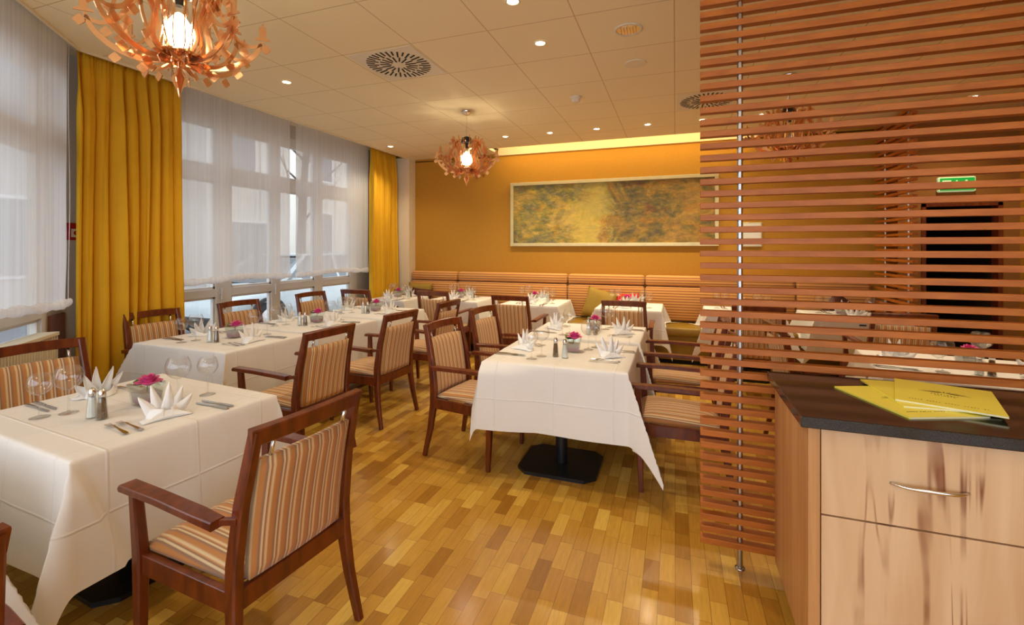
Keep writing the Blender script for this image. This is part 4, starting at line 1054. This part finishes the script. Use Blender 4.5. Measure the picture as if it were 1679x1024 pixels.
def mk_rose():
    r = empty('rose', 'r', 'flower'); bm = bmesh.new()
    def petal(a, rad, tilt, w, h, z0):
        n = 6; g = []
        for j in range(n + 1):
            v = j / n; row = []
            for i in range(n + 1):
                u = i / n * 2 - 1; ww = w * math.sin(PI * (.18 + .72 * v)) ; ang = a + u * ww / max(rad, .008)
                rr = rad + math.sin(tilt) * h * v + .006 * v * v * (1 + .5 * abs(u)); zz = z0 + math.cos(tilt) * h * v - .008 * v ** 3 * math.sin(tilt) - .002 * abs(u)
                row.append(bm.verts.new((rr * math.cos(ang), rr * math.sin(ang), zz)))
            g.append(row)
        for j in range(n):
            for i in range(n): bm.faces.new((g[j][i], g[j][i + 1], g[j + 1][i + 1], g[j + 1][i]))
    for ringi, (cnt, rad, tilt, w, h, z0) in enumerate(((3, .004, .05, .010, .030, .012), (4, .009, .25, .013, .030, .010), (5, .014, .5, .017, .030, .008), (6, .018, .95, .020, .028, .008))):
        for k in range(cnt): petal(2 * PI * k / cnt + ringi * .7, rad, tilt, w, h, z0)
    lathe(bm, [(.004, .0), (.016, .006), (.020, .014), (.008, .03)], 12, capt=True)
    for v in bm.verts: v.co.x *= 1.2; v.co.y *= 1.2; v.co.z *= 1.45
    o = build('bloom', bm, 'rose', r, True); o.location = (.010, .004, -.004)
    bm = bmesh.new(); g = []; n = 8
    for j in range(n + 1):
        v = j / n; w = .042 * math.sin(PI * min(1, .12 + .88 * v)) ** .8; row = []
        for i in range(7):
            u = i / 6 * 2 - 1; row.append(bm.verts.new((-.055 + .11 * v, u * w + .012, .020 + .012 * math.sin(v * PI) + .008 * abs(u) - .022 * v)))
        g.append(row)
    for j in range(n):
        for i in range(6): bm.faces.new((g[j][i], g[j][i + 1], g[j + 1][i + 1], g[j + 1][i]))
    o = build('leaf', bm, 'leaf', r, True); o.rotation_euler = (R(14), R(-6), R(70)); o.location = (-.012, .014, -.012)
    bm = bmesh.new(); sweep(bm, [(0, 0, -.05), (.002, .002, .004)], circ(.003, 6)); build('stem', bm, 'leaf', r)
    return Proto(r)
rose = mk_rose()
def mk_napkin():
    r = empty('napkin', 'n', 'napkin')
    bm = bmesh.new()    # folded base: a soft triangular wrap open to the front
    def sheet(fn, nu, nv):
        g = [[bm.verts.new(fn(i / nu, j / nv)) for j in range(nv + 1)] for i in range(nu + 1)]
        for i in range(nu):
            for j in range(nv): bm.faces.new((g[i][j], g[i + 1][j], g[i + 1][j + 1], g[i][j + 1]))
    def band(u, v):
        a = PI * (-.42 + 1.84 * u); rad = .052 - .012 * v + .008 * math.sin(3 * a)
        k = 1 + .75 * max(0, math.cos(a - PI / 2)) ** 3
        return (rad * 1.25 * math.cos(a), rad * .9 * math.sin(a) * k, .002 + .045 * v * (1 - .55 * max(0, math.cos(a - PI / 2)) ** 2))
    sheet(band, 28, 4)
    def flap(u, v): return (-.095 + .19 * u, -.055 + .10 * v * (1 - .5 * abs(2 * u - 1)), .002 + .012 * math.sin(PI * u) * (1 - v) + .004 * v)
    sheet(flap, 12, 5)
    def skirt(u, v):
        s = 2 * u - 1; return (s * (.095 - .03 * v), -.055 + .012 * v + .006 * math.cos(s * 2), .002 + .036 * v * (1 - .6 * s * s))
    sheet(skirt, 14, 4)
    o = build('folded_base', bm, 'napkin', r, True); md = o.modifiers.new('t', 'SOLIDIFY'); md.thickness = .0022
    bm = bmesh.new()
    for k, (x, an, ln, bow, yy) in enumerate(((-.034, -.50, .105, .014, .004), (-.014, -.20, .135, .012, .010), (.008, .06, .142, -.01, .002), (.028, .34, .118, -.014, .010), (.040, .72, .092, -.016, .0))):
        def leaf(u, v, x=x, an=an, ln=ln, bow=bow, yy=yy):
            s = 2 * u - 1; w = .030 * (1 - v) ** .75 + .0006
            c = s * w; cup = -.014 * (1 - abs(s)) * (1 - v * .6)
            X_ = x * (1 + .2 * v) + math.sin(an) * ln * v + c * math.cos(an); Z_ = .012 + math.cos(an) * ln * v - c * math.sin(an)
            return (X_, yy + cup + bow * math.sin(v * 2) + .016 * v * v, Z_)
        sheet(leaf, 6, 8)
    o = build('points', bm, 'napkin', r, True); md = o.modifiers.new('t', 'SOLIDIFY'); md.thickness = .0016
    return Proto(r)
napkin = mk_napkin()
def mk_knife():
    bm = bmesh.new(); pts = [(0, -.115, .003), (0, -.10, .004), (0, -.02, .0045), (0, 0, .004)]
    sweep(bm, pts, [rect(.012, .004), rect(.015, .006), rect(.011, .0055), rect(.009, .004)], up=Vector((1, 0, 0)))
    sweep(bm, [(0, 0, .003), (.001, .02, .0025), (.001, .09, .002), (.005, .118, .002)], [rect(.009, .003), rect(.017, .0014), rect(.018, .0012), rect(.003, .001)], up=Vector((1, 0, 0)))
    return Proto(tagp(build('table_knife', bm, 'cutlery'), 'k', 'knife'))
knife = mk_knife()
def mk_fork():
    bm = bmesh.new(); pts = [(0, -.10, .004), (0, -.085, .005), (0, -.01, .009), (0, .03, .012), (0, .045, .009)]
    sweep(bm, pts, [rect(.013, .002), rect(.017, .003), rect(.007, .003), (rect(.007, .003)), rect(.022, .0022)], up=Vector((1, 0, 0)))
    for k in range(4):
        x = -.0088 + .00587 * k
        sweep(bm, [(x, .044, .009), (x, .07, .005), (x, .098, .007)], [rect(.0034, .002), rect(.003, .0018), rect(.0014, .001)], up=Vector((1, 0, 0)))
    return Proto(tagp(build('table_fork', bm, 'cutlery'), 'f', 'fork'))
fork = mk_fork()

# tables: key, centre, size, rotation, setting turn, phrase, (near side name, far side name)
TAB = [
    ('T0', -2.68, .42, .98, .80, -5, 0, 'table at the lower left corner', ('window side', 'aisle side'), .45),
    ('T1', -2.50, 1.49, .98, .83, -5, 0, 'nearest left table', ('window side', 'aisle side'), .45),
    ('T2', -3.60, 2.88, 1.02, .78, -1, 0, 'second window table', ('window side', 'aisle side'), .44),
    ('T3', -3.52, 3.75, 1.00, .82, -1, 0, 'third window table', ('window side', 'aisle side'), .44),
    ('T4', -3.48, 4.68, .98, .84, -1, 0, 'fourth window table', ('window side', 'aisle side'), .42),
    ('T5', -4.02, 6.14, .60, .68, 0, 90, 'small table by the far curtain', ('near side', 'bench side'), .36),
    ('T6', -3.05, 6.36, .80, .72, 0, 90, 'leftmost full bench table', ('chair side', 'bench side'), .42),
    ('T7', -1.86, 6.32, .80, .80, 0, 90, 'bench table left of the olive cushion', ('chair side', 'bench side'), .42),
    ('T8', -.56, 6.28, .80, .78, 0, 90, 'bench table at the red cushion', ('chair side', 'bench side'), .42),
    ('T9', .76, 6.25, .80, .76, 0, 90, 'first bench table behind the slats', ('chair side', 'bench side'), .42),
    ('T10', 1.86, 6.20, .86, .76, 0, 90, 'last bench table behind the slats', ('chair side', 'bench side'), .42),
    ('TR1', -.755, 3.31, .955, .82, 0, 0, 'nearest centre table', ('left side', 'right side'), .45),
    ('TR2', -.755, 4.24, .965, .78, 0, 0, 'second centre table', ('left side', 'right side'), .45),
    ('TR3', 1.72, 3.72, .95, .84, -8, 0, 'table behind the counter', ('left side', 'right side'), .45),
]
# corner order: +x+y, -x+y, +x-y, -x-y
TWS = {'TR1': [.1, .15, -.1, -.4], 'T1': [.1, .1, .62, .1]}
FLR = {'T0': [.42, .3, .3, .3], 'TR1': [.38, .3, .40, .16], 'T1': [.2, .3, .20, .3]}
DRP = {'TR1': (.30, .47, .44, .44)}
for n, (key, cx, cy, w, d, rz, turn, ph, sides, drop) in enumerate(TAB):
    a = R(rz)
    t_ = table.put((cx, cy, 0), a, 'black column table under the white cloth of the ' + ph, 'dining tables on black column bases')
    off = -.21 if turn else (-.13 if key == 'TR1' else 0)
    if key == 'T5': t_.scale = (.70, .86, 1)
    for ch in t_.children:
        if ch.name.startswith(('column', 'base')): ch.location.y = off
    o = build('tablecloth', cloth(w, d, drop, n * 3 + 1, tw=TWS.get(key), fl=FLR.get(key), drops=DRP.get(key), seat=(6.36 - cy, .485) if turn else None, bulge=.055 if key == 'TR1' else 0, pleat=.035 if key == 'T1' else 0, core_step=.0125 if key == 'T1' else .05), 'linen', smooth=True, loc=(cx, cy, 0), rotz=a)
    tagp(o, 'white tablecloth draped over the ' + ph, 'tablecloth', 'white tablecloths')
    if key == 'T0': continue
    ta = a + R(turn); Z = .7535
    def W_(x, y):
        return (cx + x * math.cos(ta) - y * math.sin(ta), cy + x * math.sin(ta) + y * math.cos(ta), Z)
    jr = random.Random(n)
    sx = .82 if turn else 1.0
    for si, side in enumerate(sides):
        s = -1 if si == 0 else 1     # si 0 = local -x side
        if key == 'T5' and si == 1: pass
        ra = ta + (0 if si == 0 else PI)
        def Q(x, y):                  # setting coordinates: diner at -x
            return W_((x if si == 0 else -x) * sx, y if si == 0 else -y)
        tag_ = ', %s of the %s' % (side, ph)
        jx, jy = jr.uniform(-.012, .012), jr.uniform(-.012, .012)
        glassS.put(Q(-.18 + jx, -.26 + jy), 0, 'smaller stemmed wine glass' + tag_, 'wine glasses on the tables')
        glassL.put(Q(-.135 - jy, -.16 + jx), 0, 'larger round wine glass' + tag_, 'wine glasses on the tables')
        napkin.put(Q(-.32 + jx, .02 + jy), (R(-32 if si == 0 else 28) if key.startswith('TR') else ra - PI / 2) + jr.uniform(-.25, .25), 'white folded napkin' + tag_, 'folded napkins')
        for k in range(2):
            knife.put(Q(-.37 + .012 * k, -.165 - .033 * k), ra - PI / 2 + jr.uniform(-.04, .06), ('inner' if k == 0 else 'outer') + ' steel knife' + tag_, 'table knives')
            fork.put(Q(-.31 + .012 * k, .145 + .042 * k), ra - PI / 2 + jr.uniform(-.10, .06), ('inner' if k == 0 else 'outer') + ' steel fork' + tag_, 'table forks')
    salt.put(W_(.03, -.155), 0, 'glass salt shaker with chrome cap on the ' + ph, 'salt shakers')
    pepper.put(W_(.09, -.145) if key != 'TR1' else W_(-.04, -.14), 0, 'glass pepper shaker with chrome cap on the ' + ph, 'pepper shakers')
    va = a + jr.uniform(-.25, .25)
    vp = W_(.045, .055); vase.put(vp, va, 'square glass vase with pink granules on the ' + ph, 'glass vases')
    rose.put((vp[0], vp[1], Z + .092), va, 'pink rose in the vase on the ' + ph, 'pink roses')

# ------------------------------------------------------------------ ceiling fittings
def mk_down():
    r = empty('ceiling_spotlight', 's', 'ceiling light'); bm = bmesh.new()
    lathe(bm, [(.048, ZC - .001), (.048, ZC - .006), (.039, ZC - .008), (.035, ZC - .002)], 24, capb=False); 
    for v in bm.verts: v.co.z -= ZC
    build('trim_ring', bm, 'ceil_white', r, True)
    bm = bmesh.new(); lathe(bm, [(.001, -.003), (.034, -.003)], 20, capb=False); build('lamp', bm, 'spot_glow', r)
    return Proto(r)
down = mk_down()
LB = ['beside the near chandelier, above the window tables', 'above the far yellow curtain', 'of the back row, just right of the far chandelier', 'of the back row, second right of the far chandelier',
      'of the back row, above the middle of the painting', 'of the back row, above the right half of the painting', 'of the back row, at the edge of the slatted screen', 'behind the slats beside the unlit chandelier',
      'at far right behind the slats, above the exit sign', 'in the middle of the ceiling, right of the round vent', 'at the top picture edge']
for (x, y), lab in zip(LIT, LB): down.put((x, y, ZC), 0, 'lit ceiling spot ' + lab, 'lit ceiling spots')
def vent(x, y, label):
    r = empty('ceiling_vent', label, 'vent', (x, y, ZC), 0, 'round swirl vents')
    bm = bmesh.new(); box(bm, -.29, .29, -.29, .29, -.004, -.001); build('vent_plate', bm, 'ceil_white', r)
    bm = bmesh.new()
    for ringr, (r0, r1, n, ww) in enumerate(((.165, .262, 36, .013), (.06, .155, 18, .012))):
        for k in range(n):
            if ringr == 0 and False: continue
            a = 2 * PI * k / n + (.0 if ringr == 0 else .08); c, s = math.cos(a), math.sin(a)
            rr0 = r0 + (.03 if k % 2 else 0) * (1 if ringr == 0 else .6)
            vs = [bm.verts.new((c * q - s * t, s * q + c * t, z)) for z in (-.007, -.0035) for q, t in ((rr0, -ww / 2), (r1, -ww / 2 * 1.1), (r1, ww / 2 * 1.1), (rr0, ww / 2))]
            for q in ((0, 1, 2, 3), (4, 5, 6, 7), (0, 1, 5, 4), (1, 2, 6, 5), (2, 3, 7, 6), (3, 0, 4, 7)): bm.faces.new([vs[i] for i in q])
    build('slot_pattern', bm, 'dark', r)
vent(-2.175, 3.32, 'round black slotted ceiling vent in the middle of the ceiling between the chandeliers')
vent(.31, 5.20, 'round slotted ceiling vent partly behind the slatted screen')
r = empty('recessed_downlight', 'large unlit recessed downlight with chrome reflector at the top of the ceiling', 'ceiling light', (-.31, 3.32, ZC))
bm = bmesh.new(); lathe(bm, [(.098, -.001), (.098, -.006), (.080, -.008), (.078, -.002)], 32, capb=False); build('trim_ring', bm, 'ceil_white', r, True)
bm = bmesh.new(); lathe(bm, [(.078, -.004), (.060, -.0035), (.03, -.003), (.001, -.0028)], 32, capb=False); build('reflector', bm, 'chrome', r, True)
bm = bmesh.new()
for k in range(6): box(bm, -.05 + .02 * k, -.047 + .02 * k, -.05, .05, -.012, -.004)
build('louvre', bm, 'steel', r)
bm = bmesh.new(); lathe(bm, [(.001, -.010), (.085, -.010), (.090, -.006), (.090, -.001)], 32, capb=False)
tagp(build('ceiling_speaker', bm, 'cream_wall', loc=(-.31, 3.95, ZC)), 'flat round beige cover plate in the ceiling below the unlit downlight', 'speaker')
r = empty('smoke_detector', 'small white smoke detector on the ceiling left of the slatted screen', 'smoke detector', (-.95, 4.62, ZC))
bm = bmesh.new(); lathe(bm, [(.055, -.001), (.055, -.02), (.05, -.024)], 24, capb=False, capt=True); build('detector_base', bm, 'ceil_white', r)
bm = bmesh.new(); lathe(bm, [(.044, -.024), (.044, -.045), (.030, -.058), (.001, -.060)], 24, capb=False); build('detector_head', bm, 'ceil_white', r, True)

# ------------------------------------------------------------------ chandeliers (flat copper mirror plates)
def arm_band(bm, pts, w, th, ang):
    """a flat plate band in the vertical plane through the axis at angle ang; pts (r,z); w half-widths per point"""
    ca, sa = math.cos(ang), math.sin(ang); n = len(pts); fr, bk = [], []
    # smooth path
    P = []
    W2 = []
    for i in range(n - 1):
        p0 = pts[max(0, i - 1)]; p1 = pts[i]; p2 = pts[i + 1]; p3 = pts[min(n - 1, i + 2)]
        for k in range(6):
            t = k / 6
            P.append(tuple(.5 * (2 * p1[q] + (p2[q] - p0[q]) * t + (2 * p0[q] - 5 * p1[q] + 4 * p2[q] - p3[q]) * t * t + (3 * p1[q] - p0[q] - 3 * p2[q] + p3[q]) * t ** 3) for q in (0, 1)))
            W2.append(w[i] * (1 - t) + w[i + 1] * t)
    P.append(pts[-1]); W2.append(w[-1])
    rows = []
    for i, (x, z) in enumerate(P):
        a = P[max(0, i - 1)]; b = P[min(len(P) - 1, i + 1)]; dx, dz = b[0] - a[0], b[1] - a[1]; l = math.hypot(dx, dz) or 1
        nx, nz = -dz / l, dx / l
        row = []
        for q, t in ((W2[i], -th), (W2[i], th), (-W2[i], th), (-W2[i], -th)):
            R_, Z_ = x + nx * q, z + nz * q
            row.append(bm.verts.new((R_ * ca - t * sa, R_ * sa + t * ca, Z_)))
        rows.append(row)
    for a, b in zip(rows, rows[1:]):
        for i in range(4): bm.faces.new((a[i], a[(i + 1) % 4], b[(i + 1) % 4], b[i]))
    bm.faces.new(rows[0][::-1]); bm.faces.new(rows[-1])
def plate(bm, poly, ang, th=.0025, twist=None):
    ca, sa = math.cos(ang), math.sin(ang)
    A = [bm.verts.new((x * ca - th * sa * -1, x * sa + th * ca * -1, z)) for x, z in poly]
    B = [bm.verts.new((x * ca - th * sa, x * sa + th * ca, z)) for x, z in poly]
    n = len(poly)
    for i in range(n): bm.faces.new((A[i], A[(i + 1) % n], B[(i + 1) % n], B[i]))
    bm.faces.new(A[::-1]); bm.faces.new(B)
def pendant(bm, x, z, ang, s=.023):
    plate(bm, [(x, z), (x + s * .3, z - s * .25), (x + s, z - s * 1.0), (x + s * .9, z - s * 1.3), (x + .1 * s, z - s * 2.1), (x - .1 * s, z - s * 2.1), (x - s * .9, z - s * 1.3), (x - s, z - s * 1.0), (x - s * .3, z - s * .25)], ang)
def candle(bm, x, z, ang):
    k = 1.35
    plate(bm, [(x + a * k, z + b * k) for a, b in ((-.026, 0), (.026, 0), (.022, .008), (.011, .010), (.011, .048), (.004, .050), (.003, .066), (-.002, .058), (-.004, .050), (-.011, .048), (-.011, .010), (-.022, .008))], ang)
def mk_chandelier(lit, rot=0):
    r = empty('chandelier', 'c', 'chandelier')
    bm = bmesh.new(); lathe(bm, [(.001, -.001), (.055, -.001), (.056, -.006), (.048, -.025), (.03, -.042), (.008, -.05)], 28, capb=False, capt=True); build('ceiling_rose', bm, 'chrome', r, True)
    bm = bmesh.new(); sweep(bm, [(0, 0, -.045), (0, 0, -.30)], circ(.003, 8)); 
    for k in range(3):
        a = k * 2.1; sweep(bm, [(0, 0, -.16), (.05 * math.cos(a), .05 * math.sin(a), -.33)], circ(.001, 5))
    build('suspension_cable', bm, 'chrome', r)
    bm = bmesh.new(); lathe(bm, [(.062, -.36), (.066, -.34), (.05, -.30), (.02, -.285)], 24, capb=True, capt=True); lathe(bm, [(.018, -.42), (.018, -.36)], 12); build('lamp_holder', bm, 'black_metal', r)
    for k in range(8):
        ang = rot + PI / 4 * k; bm = bmesh.new()
        # inner lyre rib round the bulb
        arm_band(bm, [(.06, -.66), (.115, -.60), (.105, -.52), (.095, -.45), (.120, -.38), (.135, -.33)], [.010, .013, .010, .009, .013, .006], .0025, ang)
        # long lower arm sweeping out and up to the candle
        arm_band(bm, [(.05, -.675), (.14, -.685), (.23, -.655), (.305, -.59), (.335, -.52)], [.012, .012, .013, .011, .007], .0025, ang)
        # upper arm curling back in
        arm_band(bm, [(.335, -.535), (.285, -.555), (.23, -.53), (.19, -.47), (.155, -.40), (.165, -.33), (.185, -.31)], [.007, .009, .010, .010, .010, .012, .003], .0025, ang)
        arm_band(bm, [(.155, -.41), (.125, -.36), (.09, -.335), (.07, -.35)], [.009, .009, .008, .004], .0025, ang)
        candle(bm, .338, -.515, ang)
        for x, z in ((.135, -.70), (.232, -.672), (.352, -.53), (.262, -.565), (.190, -.50), (.185, -.335)): pendant(bm, x, z, ang + .0)
        build('arm', bm, 'copper', r)
        bm = bmesh.new(); a2 = ang + PI / 8     # shorter arms in between
        arm_band(bm, [(.05, -.665), (.13, -.665), (.195, -.62), (.235, -.54), (.225, -.47)], [.010, .010, .010, .009, .006], .0025, a2)
        arm_band(bm, [(.05, -.655), (.095, -.60), (.085, -.52), (.115, -.42), (.15, -.36), (.16, -.30)], [.008, .009, .008, .009, .012, .003], .0025, a2)
        candle(bm, .225, -.465, a2)
        for x, z in ((.12, -.68), (.21, -.62), (.245, -.50)): pendant(bm, x, z, a2, .020)
        build('short_arm', bm, 'copper', r)
    bm = bmesh.new(); lathe(bm, [(.085, -.655), (.10, -.650), (.10, -.644), (.085, -.640)], 30, capt=True)
    for a in (rot, rot + PI / 2):
        for sg in (1, -1):
            plate(bm, [(0, -.66), (sg * .03, -.672), (sg * .075, -.690), (sg * .10, -.715), (sg * .075, -.712), (sg * .045, -.70), (0, -.70)], a + .3)
    for k in range(3):
        a = rot + k * 1.05
        plate(bm, [(-.012, -.68), (.012, -.68), (.008, -.705), (.018, -.735), (.030, -.755), (.024, -.775), (.012, -.80), (0, -.84), (-.012, -.80), (-.024, -.775), (-.030, -.755), (-.018, -.735), (-.008, -.705)], a)
    build('finial', bm, 'copper', r)
    bm = bmesh.new(); bmesh.ops.create_uvsphere(bm, u_segments=24, v_segments=16, radius=.064); bmesh.ops.translate(bm, verts=bm.verts[:], vec=(0, 0, -.545))
    for v in bm.verts:
        if v.co.z > -.52: k = min(1, (v.co.z + .52) / .036); v.co.x *= 1 - .3 * k; v.co.y *= 1 - .3 * k; v.co.z += .03 * k * k
    build('bulb', bm, 'bulb' if lit else 'pane', r, True)
    return r
c1 = mk_chandelier(True); c1.location = (-2.15, 1.49, ZC); c1['label'] = 'large lit copper chandelier at the top left, nearest the camera'; c1['group'] = 'copper chandeliers'
c2 = dup(c1, (-2.20, 4.70, ZC), .25, 'lit copper chandelier in the middle distance in front of the orange wall', 'copper chandeliers')
c3 = mk_chandelier(False, .1); c3.location = (.95, 4.66, ZC); c3['label'] = 'unlit copper chandelier seen through the slatted screen'; c3['group'] = 'copper chandeliers'
for c in (c1, c2):
    lamp('chandelier_lamp', 'POINT', (c.location.x, c.location.y, ZC - .54), P_CHAND, WARM, size=.066)
